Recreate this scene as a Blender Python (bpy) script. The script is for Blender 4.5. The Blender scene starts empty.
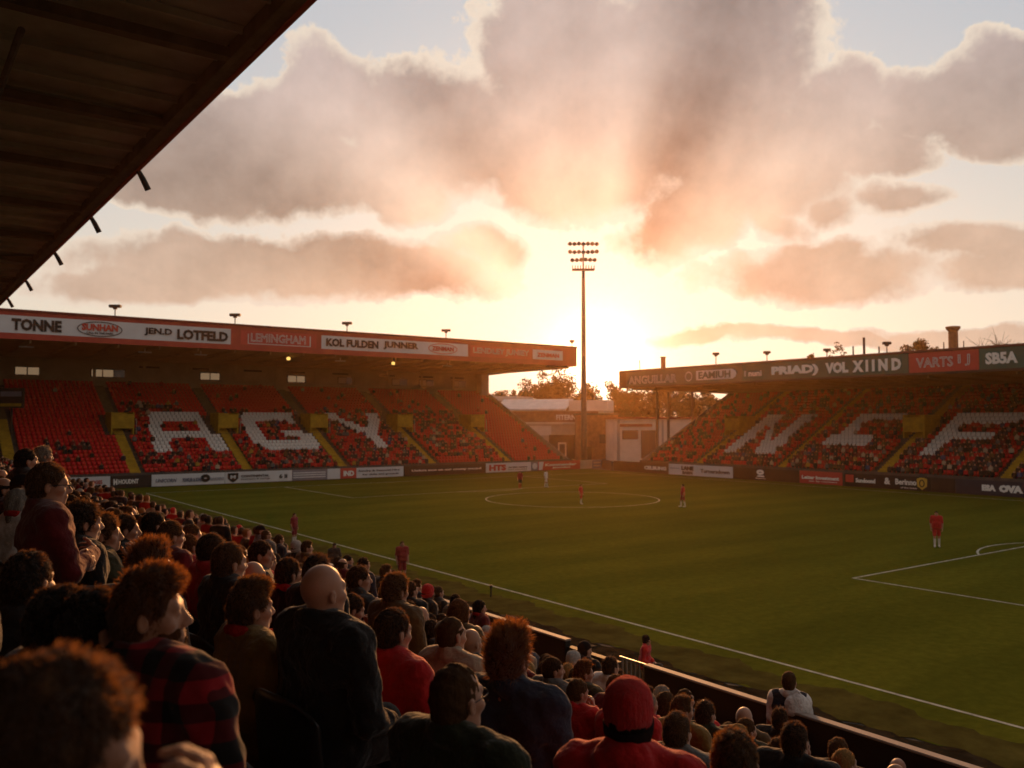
import bpy, math, random
import numpy as np
from mathutils import Vector, Matrix, Euler

rng = random.Random(7)
nrg = np.random.default_rng(11)
SC = bpy.context.scene
COL = SC.collection
R = math.radians

# ------------------------------------------------------------------ camera frame (used to work out where things stand)
FPX, YAW, HZ = 866.0, R(36.1), 422.0
CAM = np.array([0.0, 0.0, 7.0])
PIT = math.atan((HZ - 384) / FPX)
FW = np.array([math.sin(YAW) * math.cos(PIT), math.cos(YAW) * math.cos(PIT), math.sin(PIT)])
RT = np.array([math.cos(YAW), -math.sin(YAW), 0.0])
UP = np.array([-math.sin(YAW) * math.sin(PIT), -math.cos(YAW) * math.sin(PIT), math.cos(PIT)])


def at(px, py, depth):
    return CAM + depth * (FW + RT * (px - 512) / FPX + UP * (384 - py) / FPX)


def ray(px, py):
    return FW + RT * (px - 512) / FPX + UP * (384 - py) / FPX


def at_plane(px, py, axis, val):
    d = ray(px, py)
    return CAM + d * (val - CAM[axis]) / d[axis]


def proj(p):
    v = np.asarray(p, float) - CAM
    f = v @ FW
    return 512 + FPX * (v @ RT) / f, 384 - FPX * (v @ UP) / f, f


# ------------------------------------------------------------------ object helpers
def tag(o, label=None, cat=None, group=None, kind=None):
    if label:
        o['label'] = label
    if cat:
        o['category'] = cat
    if group:
        o['group'] = group
    if kind:
        o['kind'] = kind
    return o


def empty(name, loc, label=None, cat=None, group=None, rz=0.0):
    o = bpy.data.objects.new(name, None)
    o.empty_display_size = 0.2
    COL.objects.link(o)
    o.location = loc
    o.rotation_euler = (0, 0, rz)
    return tag(o, label, cat, group)


def mesh_np(name, v, polys, smooth=False, col=None):
    """polys: list of int arrays (n,3) / (n,4)"""
    v = np.ascontiguousarray(v, np.float32)
    me = bpy.data.meshes.new(name)
    polys = [np.asarray(p, np.int32) for p in polys if len(p)]
    idx = np.concatenate([p.ravel() for p in polys])
    tot = np.concatenate([np.full(len(p), p.shape[1], np.int32) for p in polys])
    st = np.concatenate([[0], np.cumsum(tot)[:-1]]).astype(np.int32)
    me.vertices.add(len(v))
    me.vertices.foreach_set('co', v.ravel())
    me.loops.add(len(idx))
    me.loops.foreach_set('vertex_index', idx)
    me.polygons.add(len(tot))
    me.polygons.foreach_set('loop_start', st)
    me.polygons.foreach_set('loop_total', tot)
    if smooth:
        me.polygons.foreach_set('use_smooth', np.ones(len(tot), bool))
    me.update(calc_edges=True)
    if col is not None:
        a = me.attributes.new('Col', 'FLOAT_COLOR', 'POINT')
        c = np.ones((len(v), 4), np.float32)
        c[:, :3] = col
        a.data.foreach_set('color', c.ravel())
    return me


def link(name, me, mat=None, parent=None, loc=None):
    o = bpy.data.objects.new(name, me)
    COL.objects.link(o)
    if mat is not None and len(me.materials) == 0:
        me.materials.append(mat)
    if parent is not None:
        o.parent = parent
    if loc is not None:
        o.location = loc
    return o


class MB:
    """collects boxes, prisms, tubes, quads in world coordinates; build() links ONE mesh object"""

    def __init__(s):
        s.v, s.f, s.n = [], [], 0

    def add(s, v, f):
        s.v.extend([tuple(map(float, p)) for p in v])
        s.f.extend([tuple(i + s.n for i in q) for q in f])
        s.n += len(v)
        return s

    def box(s, x0, x1, y0, y1, z0, z1):
        v = [(x, y, z) for x in (x0, x1) for y in (y0, y1) for z in (z0, z1)]
        return s.add(v, [(0, 1, 3, 2), (4, 6, 7, 5), (0, 4, 5, 1), (2, 3, 7, 6), (0, 2, 6, 4), (1, 5, 7, 3)])

    def obox(s, c, ux, uy, uz, hx, hy, hz):
        c = np.array(c, float); ux = np.array(ux, float); uy = np.array(uy, float); uz = np.array(uz, float)
        v = [c + ux * a * hx + uy * b * hy + uz * d * hz for a in (-1, 1) for b in (-1, 1) for d in (-1, 1)]
        return s.add(v, [(0, 1, 3, 2), (4, 6, 7, 5), (0, 4, 5, 1), (2, 3, 7, 6), (0, 2, 6, 4), (1, 5, 7, 3)])

    def quad(s, a, b, c, d):
        return s.add([a, b, c, d], [(0, 1, 2, 3)])

    def bar(s, a, b, w, h=None):
        a = np.array(a, float); b = np.array(b, float)
        d = b - a; L = np.linalg.norm(d); d /= L
        up = np.array([0, 0, 1.0]) if abs(d[2]) < 0.95 else np.array([1.0, 0, 0])
        x = np.cross(d, up); x /= np.linalg.norm(x); y = np.cross(x, d)
        return s.obox((a + b) / 2, d, x, y, L / 2, w / 2, (h or w) / 2)

    def tube(s, pts, r, n=10, caps=True):
        pts = [np.array(p, float) for p in pts]
        rs = r if hasattr(r, '__len__') else [r] * len(pts)
        rings = []
        for i, p in enumerate(pts):
            d = pts[min(i + 1, len(pts) - 1)] - pts[max(i - 1, 0)]
            d /= np.linalg.norm(d)
            up = np.array([0, 0, 1.0]) if abs(d[2]) < 0.9 else np.array([1.0, 0, 0])
            x = np.cross(d, up); x /= np.linalg.norm(x); y = np.cross(d, x)
            rings.append([p + rs[i] * (x * math.cos(t) + y * math.sin(t)) for t in np.linspace(0, 2 * math.pi, n, endpoint=False)])
        v = [q for ring in rings for q in ring]
        f = [(i * n + j, (i + 1) * n + j, (i + 1) * n + (j + 1) % n, i * n + (j + 1) % n) for i in range(len(pts) - 1) for j in range(n)]
        if caps:
            f.append(tuple(range(n)))
            f.append(tuple((len(pts) - 1) * n + j for j in reversed(range(n))))
        return s.add(v, f)

    def prism(s, poly, axis, a0, a1):
        """poly of 2D points in the two other axes, extruded along axis"""
        def P(u, w, a):
            return [(a, u, w), (u, a, w), (u, w, a)][axis]
        n = len(poly)
        v = [P(u, w, a0) for u, w in poly] + [P(u, w, a1) for u, w in poly]
        f = [(i, (i + 1) % n, n + (i + 1) % n, n + i) for i in range(n)] + [tuple(range(n - 1, -1, -1)), tuple(range(n, 2 * n))]
        return s.add(v, f)

    def build(s, name, mat, parent=None, smooth=False, bevel=0.0, kind=None):
        off = Vector((0, 0, 0))
        p = parent
        while p is not None:
            off += p.location
            p = p.parent
        base = off.copy()
        me = bpy.data.meshes.new(name)
        me.from_pydata([(x - base.x, y - base.y, z - base.z) for x, y, z in s.v], [], s.f)
        import bmesh
        bm = bmesh.new(); bm.from_mesh(me)
        bmesh.ops.recalc_face_normals(bm, faces=bm.faces)
        if bevel:
            bmesh.ops.bevel(bm, geom=list(bm.edges), offset=bevel, segments=2, affect='EDGES', clamp_overlap=True)
        bm.to_mesh(me); bm.free()
        if smooth:
            for q in me.polygons:
                q.use_smooth = True
        o = link(name, me, mat, parent)
        if kind:
            o['kind'] = kind
        return o


def thing(name, mb, mat, label, cat, group=None, **kw):
    """single-mesh thing: move the origin to the base centre"""
    v = np.array(mb.v)
    c = (v.min(0) + v.max(0)) / 2
    c[2] = v[:, 2].min()
    o = mb.build(name, mat, None, **kw)
    o.data.transform(Matrix.Translation(-Vector(c)))
    o.location = c
    return tag(o, label, cat, group)


# ------------------------------------------------------------------ materials
def lin(c):
    return tuple(((x / 255) / 12.92 if x / 255 <= 0.04045 else ((x / 255 + 0.055) / 1.055) ** 2.4) for x in c)


def mat(name, col, rough=0.7, var=0.18, scale=3.0, bump=0.0, bscale=40.0, metal=0.0, spec=0.3, transl=0.0, coords='Object', sheen=0.0, stretch=None, tcol=None):
    m = bpy.data.materials.new(name)
    m.use_nodes = True
    nt = m.node_tree
    N, L = nt.nodes, nt.links
    b = N['Principled BSDF']
    b.inputs['Roughness'].default_value = rough
    b.inputs['Metallic'].default_value = metal
    b.inputs['Specular IOR Level'].default_value = spec
    if sheen:
        b.inputs['Sheen Weight'].default_value = sheen
    tc = N.new('ShaderNodeTexCoord')
    src = tc.outputs[coords]
    if stretch:
        mp = N.new('ShaderNodeMapping')
        mp.inputs['Scale'].default_value = stretch
        L.new(src, mp.inputs['Vector'])
        src = mp.outputs[0]
    nz = N.new('ShaderNodeTexNoise')
    nz.inputs['Scale'].default_value = scale
    nz.inputs['Detail'].default_value = 6
    nz.inputs['Roughness'].default_value = 0.62
    L.new(src, nz.inputs['Vector'])
    cr = N.new('ShaderNodeValToRGB')
    cr.color_ramp.elements[0].position = 0.3
    cr.color_ramp.elements[1].position = 0.72
    cr.color_ramp.elements[0].color = tuple(c * (1 - var) for c in col) + (1,)
    cr.color_ramp.elements[1].color = tuple(min(1, c * (1 + var)) for c in col) + (1,)
    L.new(nz.outputs['Fac'], cr.inputs['Fac'])
    L.new(cr.outputs['Color'], b.inputs['Base Color'])
    if bump:
        n2 = N.new('ShaderNodeTexNoise')
        n2.inputs['Scale'].default_value = bscale
        n2.inputs['Detail'].default_value = 5
        L.new(src, n2.inputs['Vector'])
        bp = N.new('ShaderNodeBump')
        bp.inputs['Strength'].default_value = bump
        bp.inputs['Distance'].default_value = 0.02
        L.new(n2.outputs['Fac'], bp.inputs['Height'])
        L.new(bp.outputs['Normal'], b.inputs['Normal'])
    if transl:
        t = N.new('ShaderNodeBsdfTranslucent')
        if tcol: t.inputs['Color'].default_value = tuple(tcol) + (1,)
        else: L.new(cr.outputs['Color'], t.inputs['Color'])
        mx = N.new('ShaderNodeMixShader')
        mx.inputs['Fac'].default_value = transl
        L.new(b.outputs[0], mx.inputs[1])
        L.new(t.outputs[0], mx.inputs[2])
        L.new(mx.outputs[0], N['Material Output'].inputs['Surface'])
    return m


def glow(name, col, strength, base=1.0):
    m = bpy.data.materials.new(name)
    m.use_nodes = True
    b = m.node_tree.nodes['Principled BSDF']
    b.inputs['Base Color'].default_value = tuple(q * base for q in col) + (1,)
    b.inputs['Emission Color'].default_value = tuple(col) + (1,)
    b.inputs['Emission Strength'].default_value = strength
    return m


def attr_mat(name, rough=0.8, sheen=0.0):
    m = bpy.data.materials.new(name)
    m.use_nodes = True
    b = m.node_tree.nodes['Principled BSDF']
    a = m.node_tree.nodes.new('ShaderNodeAttribute')
    a.attribute_name = 'Col'
    m.node_tree.links.new(a.outputs['Color'], b.inputs['Base Color'])
    b.inputs['Roughness'].default_value = rough
    b.inputs['Specular IOR Level'].default_value = 0.2
    return m


M = {}
M['concrete'] = mat('concrete', (0.20, 0.19, 0.17), 0.9, 0.3, 1.2, 0.3, 20)
M['concrete_dark'] = mat('concrete_dark', (0.075, 0.07, 0.065), 0.9, 0.35, 1.0, 0.3, 20)
M['roof_under'] = mat('corrugated_roof_lining', (0.42, 0.46, 0.44), 0.75, 0.35, 0.7, 0.2, 8)
M['roof_top'] = mat('roof_sheet', (0.15, 0.055, 0.045), 0.7, 0.3, 0.8)
M['steel'] = mat('painted_steel', (0.12, 0.11, 0.10), 0.5, 0.3, 4, metal=0.3)
M['steel_dark'] = mat('dark_steel', (0.03, 0.028, 0.026), 0.6, 0.4, 4)
M['galv'] = mat('galvanised_steel', (0.35, 0.34, 0.32), 0.45, 0.2, 6, metal=0.6)
M['red_paint'] = mat('red_fascia_paint', (0.40, 0.055, 0.035), 0.55, 0.18, 0.5)
M['dark_red'] = mat('dark_red_paint', (0.16, 0.03, 0.022), 0.6, 0.25, 0.7)
M['white_board'] = mat('white_sign_board', (0.62, 0.64, 0.67), 0.5, 0.10, 0.4)
M['cream_wall'] = mat('cream_wall', (0.30, 0.23, 0.14), 0.85, 0.22, 0.5, 0.1, 10)
M['green_board'] = mat('green_sign_board', (0.035, 0.105, 0.080), 0.5, 0.2, 0.4)
M['grey_board'] = mat('grey_green_sign_board', (0.075, 0.105, 0.080), 0.5, 0.2, 0.4)
M['black_board'] = mat('black_sign_board', (0.014, 0.013, 0.013), 0.45, 0.3, 1)
M['brown_board'] = mat('dark_brown_board', (0.035, 0.022, 0.014), 0.5, 0.3, 1)
M['navy_board'] = mat('navy_sign_board', (0.025, 0.030, 0.045), 0.45, 0.25, 1)
M['red_board'] = mat('red_sign_board', (0.50, 0.06, 0.045), 0.5, 0.15, 0.6)
M['grey_panel'] = mat('grey_panel', (0.20, 0.20, 0.24), 0.5, 0.2, 1)
M['ink'] = mat('black_lettering', (0.012, 0.012, 0.011), 0.5, 0.2, 2)
M['ink_red'] = mat('red_lettering', (0.50, 0.06, 0.04), 0.5, 0.15, 2)
M['ink_white'] = mat('white_lettering', (0.80, 0.79, 0.76), 0.5, 0.06, 2)
M['ink_blue'] = mat('blue_grey_lettering', (0.10, 0.13, 0.20), 0.5, 0.1, 2)
M['ink_gold'] = mat('gold_emblem', (0.60, 0.38, 0.06), 0.5, 0.1, 2)
M['yellow'] = mat('yellow_step_paint', (0.42, 0.27, 0.02), 0.75, 0.3, 1.5)
M['seat_red'] = mat('red_seat_plastic', (0.56, 0.014, 0.014), 0.45, 0.15, 0.3, coords='Generated')
M['seat_white'] = mat('white_seat_plastic', (0.80, 0.79, 0.76), 0.45, 0.06, 2)
M['seat_black'] = mat('black_seat_plastic', (0.014, 0.013, 0.013), 0.35, 0.2, 3, spec=0.5)
M['brick'] = mat('brown_brick', (0.22, 0.11, 0.06), 0.9, 0.35, 1.5, 0.2, 12)
M['white_wall'] = mat('white_render', (0.62, 0.58, 0.52), 0.85, 0.12, 0.6)
M['pale_wall'] = mat('pale_render', (0.42, 0.36, 0.28), 0.85, 0.2, 0.5)
M['white_roof'] = mat('white_metal_roof', (0.60, 0.58, 0.54), 0.5, 0.15, 0.8)
M['dark_glass'] = mat('dark_window_glass', (0.03, 0.03, 0.035), 0.12, 0.2, 3, spec=0.6)
M['window_lit'] = glow('lit_window_pane', (0.75, 0.50, 0.28), 0.24, 0.15)
M['lamp_yellow'] = glow('yellow_lamp', (1.0, 0.62, 0.15), 1.4)
M['wall_black'] = mat('black_parapet_paint', (0.022, 0.016, 0.013), 0.7, 0.4, 1.5, 0.2, 15)
M['coping'] = mat('pale_coping', (0.32, 0.26, 0.22), 0.7, 0.2, 2.0)
M['trunk'] = mat('bark', (0.06, 0.042, 0.028), 0.9, 0.3, 6, 0.4, 20)
M['leaf'] = mat('leaf_green', (0.060, 0.058, 0.018), 0.7, 0.45, 0.6, transl=0.45)
M['leaf2'] = mat('leaf_autumn', (0.095, 0.060, 0.018), 0.7, 0.45, 0.6, transl=0.45)
# ------------------------------------------------------------------ world: Nishita sky with procedural evening clouds, all by azimuth and elevation
SUN_AZ, SUN_EL = math.degrees(YAW) + 5.6, 9.5


def azel(px, py):
    d = ray(px, py)
    d = d / np.linalg.norm(d)
    return math.degrees(math.atan2(d[0], d[1])), math.degrees(math.asin(d[2]))


def build_world():
    w = bpy.data.worlds.new('World')
    SC.world = w
    w.use_nodes = True
    nt = w.node_tree
    N, L = nt.nodes, nt.links
    bg = N['Background']

    def setin(s, v):
        if isinstance(v, bpy.types.NodeSocket):
            L.new(v, s)
        else:
            s.default_value = v

    def m(op, a, b=None, c=None, clamp=False):
        n = N.new('ShaderNodeMath'); n.operation = op; n.use_clamp = clamp
        setin(n.inputs[0], a)
        if b is not None: setin(n.inputs[1], b)
        if c is not None: setin(n.inputs[2], c)
        return n.outputs[0]

    def vm(op, a, b=None):
        n = N.new('ShaderNodeVectorMath'); n.operation = op
        setin(n.inputs[0], a)
        if b is not None: setin(n.inputs[1], b)
        return n.outputs['Value'] if op in ('LENGTH', 'DOT_PRODUCT', 'DISTANCE') else n.outputs[0]

    def mp(vec, loc, rot, sc):
        n = N.new('ShaderNodeMapping'); n.vector_type = 'TEXTURE'
        setin(n.inputs['Vector'], vec)
        n.inputs['Location'].default_value = loc
        n.inputs['Rotation'].default_value = rot
        n.inputs['Scale'].default_value = sc
        return n.outputs[0]

    def smooth(x, a, b, lo=0.0, hi=1.0):
        n = N.new('ShaderNodeMapRange'); n.interpolation_type = 'SMOOTHSTEP'
        setin(n.inputs['Value'], x)
        n.inputs['From Min'].default_value = a; n.inputs['From Max'].default_value = b
        n.inputs['To Min'].default_value = lo; n.inputs['To Max'].default_value = hi
        return n.outputs['Result']

    def noise(vec, scale, detail=6, rough=0.55, dist=0.0):
        n = N.new('ShaderNodeTexNoise')
        setin(n.inputs['Vector'], vec)
        n.inputs['Scale'].default_value = scale; n.inputs['Detail'].default_value = detail
        n.inputs['Roughness'].default_value = rough; n.inputs['Distortion'].default_value = dist
        return n

    def mix(f, a, b, mode='MIX'):
        n = N.new('ShaderNodeMix'); n.data_type = 'RGBA'; n.blend_type = mode
        setin(n.inputs['Factor'], f)
        for s, v in ((n.inputs[6], a), (n.inputs[7], b)):
            if isinstance(v, tuple):
                s.default_value = tuple(v) + (1,)
            else:
                L.new(v, s)
        return n.outputs[2]

    tc = N.new('ShaderNodeTexCoord').outputs['Generated']
    dirv = vm('NORMALIZE', tc)
    sep = N.new('ShaderNodeSeparateXYZ'); L.new(dirv, sep.inputs[0])
    el = m('MULTIPLY', m('ARCSINE', sep.outputs['Z']), 180 / math.pi)
    az = m('MULTIPLY', m('ARCTAN2', sep.outputs['X'], sep.outputs['Y']), 180 / math.pi)
    # azimuth measured from the middle of the view, wrapped to -180..180
    daz = m('WRAP', m('SUBTRACT', az, math.degrees(YAW)), 180.0, -180.0)
    cmb = N.new('ShaderNodeCombineXYZ'); L.new(daz, cmb.inputs[0]); L.new(el, cmb.inputs[1])
    p = cmb.outputs[0]
    # billowy warp
    nz1 = noise(p, 0.10, 9, 0.58)
    nz2 = noise(p, 0.33, 7, 0.6)
    fb = m('SUBTRACT', nz1.outputs['Fac'], 0.5)
    fb2 = m('SUBTRACT', nz2.outputs['Fac'], 0.5)
    warp = vm('MULTIPLY', vm('SUBTRACT', nz1.outputs['Color'], (0.5, 0.5, 0.5)), (7.0, 5.0, 0.0))
    pw = vm('ADD', p, warp)

    def blob(px, py, rx, ry, rot=0.0, wgt=1.0):
        a, e = azel(px, py)
        a = (a - math.degrees(YAW))
        c = math.cos(R(a)) * math.cos(R(e))
        k = 57.3 / FPX * c * c
        d = vm('LENGTH', mp(pw, (a, e, 0), (0, 0, R(-rot)), (rx * k, ry * k, 1000.0)))
        return m('MULTIPLY', m('SUBTRACT', 1.0, d), wgt)

    def union(bs):
        x = bs[0]
        for b in bs[1:]:
            n = N.new('ShaderNodeMath'); n.operation = 'SMOOTH_MAX'
            L.new(x, n.inputs[0]); L.new(b, n.inputs[1]); n.inputs[2].default_value = 0.12
            x = n.outputs[0]
        return x

    BIG = [(262, 135, 80, 62, 8), (325, 100, 62, 66, 0), (300, 175, 170, 56, -4), (420, 135, 110, 74, 0), (545, 60, 92, 110, 0), (590, 140, 150, 84, 0),
           (690, 50, 160, 120, 0), (720, 150, 150, 80, 12), (835, 105, 64, 58, -10), (690, 215, 80, 50, -25), (180, 195, 90, 34, 0), (390, 200, 70, 30, 0), (225, 150, 70, 44, 0),
           (955, 122, 100, 44, 26), (985, 108, 110, 44, 26), (1030, 86, 100, 46, 24), (880, 155, 60, 26, 16), (1110, 90, 110, 60, 0)]
    LOW = [(250, 268, 215, 30, 0), (385, 270, 130, 30, 4), (484, 253, 46, 27, 10), (130, 285, 120, 20, 0),
           (812, 276, 118, 34, 0), (820, 255, 60, 22, 0), (770, 222, 50, 20, 24, .55), (826, 208, 34, 18, 0, .5), (914, 201, 38, 13, 6, .4), (975, 246, 90, 20, 8),
           (1020, 270, 90, 22, 5), (830, 338, 130, 10, 2), (960, 332, 120, 13, 4), (700, 336, 60, 7, 0)]
    Dm = union([blob(*b) for b in BIG])
    Dl = union([blob(*b) for b in LOW])
    D = m('MAXIMUM', Dm, m('MULTIPLY', Dl, 0.8))
    # behind and beside the view: a looser broken overcast
    out = smooth(m('ABSOLUTE', daz), 34.0, 60.0)
    up = smooth(el, 26.0, 44.0)
    oth = m('MAXIMUM', out, up)
    gen = m('SUBTRACT', m('MULTIPLY', noise(p, 0.035, 5, 0.55).outputs['Fac'], 2.2), 0.98)
    D = m('ADD', m('MULTIPLY', D, m('SUBTRACT', 1.0, oth)), m('MULTIPLY', gen, oth))
    def dens(dd, a, b):
        return m('ADD', dd, m('ADD', m('MULTIPLY', a, 1.05), m('MULTIPLY', b, 0.42)))
    Dn = dens(D, fb, fb2)
    fb3 = m('SUBTRACT', noise(p, 0.75, 7, 0.62).outputs['Fac'], 0.5)
    fb4 = m('SUBTRACT', noise(vm('ADD', p, (31.0, 17.0, 0.0)), 0.16, 4, 0.6).outputs['Fac'], 0.5)
    Dn = m('ADD', Dn, m('MULTIPLY', fb3, 0.34))
    # edges: crisp in places, thin and wispy in others
    Dm_ = m('ADD', Dn, m('MULTIPLY', fb4, 0.10))
    mask = smooth(Dm_, -0.14, -0.04)
    thick = smooth(m('ADD', Dn, m('MULTIPLY', fb4, 0.65)), -0.10, 0.24)
    # relief: compare with the density a little above and to one side
    po = vm('ADD', p, (-0.7, 1.3, 0.0))
    fo = m('SUBTRACT', noise(po, 0.10, 9, 0.58).outputs['Fac'], 0.5)
    relief = m('MULTIPLY', m('SUBTRACT', fb, fo), 2.6)
    relief = m('MINIMUM', m('MAXIMUM', relief, -0.35), 0.5)

    # angle from the sun's place near the horizon
    sa, se = azel(598, 366)
    sd = (math.sin(R(sa)) * math.cos(R(se)), math.cos(R(sa)) * math.cos(R(se)), math.sin(R(se)))
    cs = vm('DOT_PRODUCT', dirv, sd)
    ang = m('MULTIPLY', m('ARCCOSINE', m('MINIMUM', cs, 1.0)), 180 / math.pi)
    g1 = m('EXPONENT', m('DIVIDE', ang, -1.5))
    g2 = m('EXPONENT', m('DIVIDE', ang, -4.5))
    g3 = m('EXPONENT', m('DIVIDE', ang, -14.0))
    # beams fanning out of the sun
    sx = m('SUBTRACT', daz, sa - math.degrees(YAW)); sy = m('SUBTRACT', el, se)
    th = m('ARCTAN2', sx, sy)
    c1 = N.new('ShaderNodeCombineXYZ'); L.new(th, c1.inputs[0])
    thd = m('MULTIPLY', th, 180 / math.pi)
    rayn = m('MULTIPLY', m('SUBTRACT', noise(c1.outputs[0], 5.0, 3, 0.6).outputs['Fac'], 0.5), 0.12)
    for c_, s_, a_ in ((-47, 8, .22), (-66, 9, -.20), (-30, 7, -.10), (-10, 12, .12), (5, 6, .14), (21, 9, -.20), (48, 10, .10), (64, 9, -.08)):
        q_ = m('DIVIDE', m('SUBTRACT', thd, c_), s_)
        rayn = m('ADD', rayn, m('MULTIPLY', m('EXPONENT', m('MULTIPLY', m('MULTIPLY', q_, q_), -1.0)), a_))
    rays = m('MULTIPLY', m('MULTIPLY', rayn, m('EXPONENT', m('DIVIDE', ang, -42.0))), smooth(ang, 3.0, 9.0))

    sky = N.new('ShaderNodeTexSky'); sky.sky_type = 'NISHITA'
    sky.sun_disc = False
    sky.sun_elevation = R(SUN_EL); sky.sun_rotation = R(SUN_AZ)
    sky.air_density = 1.0; sky.dust_density = 2.0; sky.ozone_density = 1.0
    # evening grade of the clear sky: cream at the horizon to grey blue higher up
    e01 = smooth(el, -1.0, 27.0)
    graded = mix(e01, (8.7, 7.5, 5.9), (4.7, 5.2, 5.9))
    clear = mix(0.86, sky.outputs[0], graded)
    clear = mix(g3, clear, (9.3, 8.4, 7.0))
    # clouds: mauve where thick, tan towards the sun and underneath, pale lit rims
    warm = m('ADD', m('MULTIPLY', g3, 1.5), smooth(el, 24.0, 7.0, 0.0, 0.62), clamp=True)
    core = mix(warm, (3.75, 3.25, 3.28), (7.0, 5.0, 3.55))
    core = mix(m('MULTIPLY', g2, 1.2, clamp=True), core, (9.0, 7.3, 5.6))
    tex = m('ADD', 1.0, m('ADD', m('MULTIPLY', fb2, 0.20), m('MULTIPLY', fb, 0.22)))
    tex = m('ADD', tex, m('MULTIPLY', relief, 0.38))
    tex = m('ADD', tex, m('MULTIPLY', rays, 3.0))
    cv = N.new('ShaderNodeVectorMath'); cv.operation = 'SCALE'  # beams also show faintly in the clear air below
    L.new(core, cv.inputs[0]); L.new(tex, cv.inputs['Scale'])
    rim = mix(g3, (7.9, 6.8, 5.6), (10.0, 8.8, 7.0))
    cloud = mix(thick, rim, cv.outputs[0])
    tot = mix(m('MULTIPLY', mask, 0.96), clear, cloud)
    # the glow of the low sun through thin cloud
    def addc(a, f, c):
        n = N.new('ShaderNodeVectorMath'); n.operation = 'MULTIPLY_ADD'
        cc = N.new('ShaderNodeCombineXYZ')
        for i in range(3): L.new(f, cc.inputs[i])
        L.new(cc.outputs[0], n.inputs[0]); n.inputs[1].default_value = c; L.new(a, n.inputs[2])
        return n.outputs[0]
    tot = addc(tot, g2, (1.5, 1.35, 1.1))
    tot = addc(tot, g1, (55.0, 44.0, 27.0))
    # sky outside the view dimmed on purpose, to lower the ambient light
    dk = N.new('ShaderNodeVectorMath'); dk.operation = 'SCALE'; L.new(tot, dk.inputs[0])
    L.new(m('SUBTRACT', 1.0, m('MULTIPLY', oth, 0.31)), dk.inputs['Scale'])
    tot = dk.outputs[0]
    L.new(tot, bg.inputs['Color'])
    bg.inputs['Strength'].default_value = 0.10
    w.cycles.sampling_method = 'MANUAL'
    w.cycles.sample_map_resolution = 1024


build_world()

sl = bpy.data.lights.new('evening_sun', 'SUN')
sl.energy = 5.0
sl.angle = R(8.0)
sl.color = (1.0, 0.43, 0.14)
so = bpy.data.objects.new('evening_sun', sl)
COL.objects.link(so)
sdv = Vector((math.sin(R(SUN_AZ)) * math.cos(R(SUN_EL)), math.cos(R(SUN_AZ)) * math.cos(R(SUN_EL)), math.sin(R(SUN_EL))))
so.rotation_euler = sdv.to_track_quat('Z', 'Y').to_euler()
so.location = (60, 60, 60)

cam = bpy.data.cameras.new('camera')
cam.sensor_width = 36
cam.lens = 36 * FPX / 1024
cam.clip_start = 0.05
cam.clip_end = 6000
cam.dof.use_dof = True
cam.dof.focus_distance = 7.0
cam.dof.aperture_fstop = 2.8
co = bpy.data.objects.new('camera', cam)
COL.objects.link(co)
co.location = CAM
co.rotation_euler = (math.pi / 2 + PIT, 0, -YAW)
SC.camera = co
vs = SC.view_settings
vs.view_transform = 'Standard'
vs.look = 'None'
vs.exposure = 0.0
vs.gamma = 1.0
SC.cycles.use_denoising = True
SC.cycles.denoiser = 'OPENIMAGEDENOISE'
SC.cycles.max_bounces = 6
SC.cycles.diffuse_bounces = 3
SC.cycles.glossy_bounces = 2
SC.cycles.transmission_bounces = 3
SC.cycles.caustics_reflective = False
SC.cycles.caustics_refractive = False
SC.cycles.volume_bounces = 0
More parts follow.
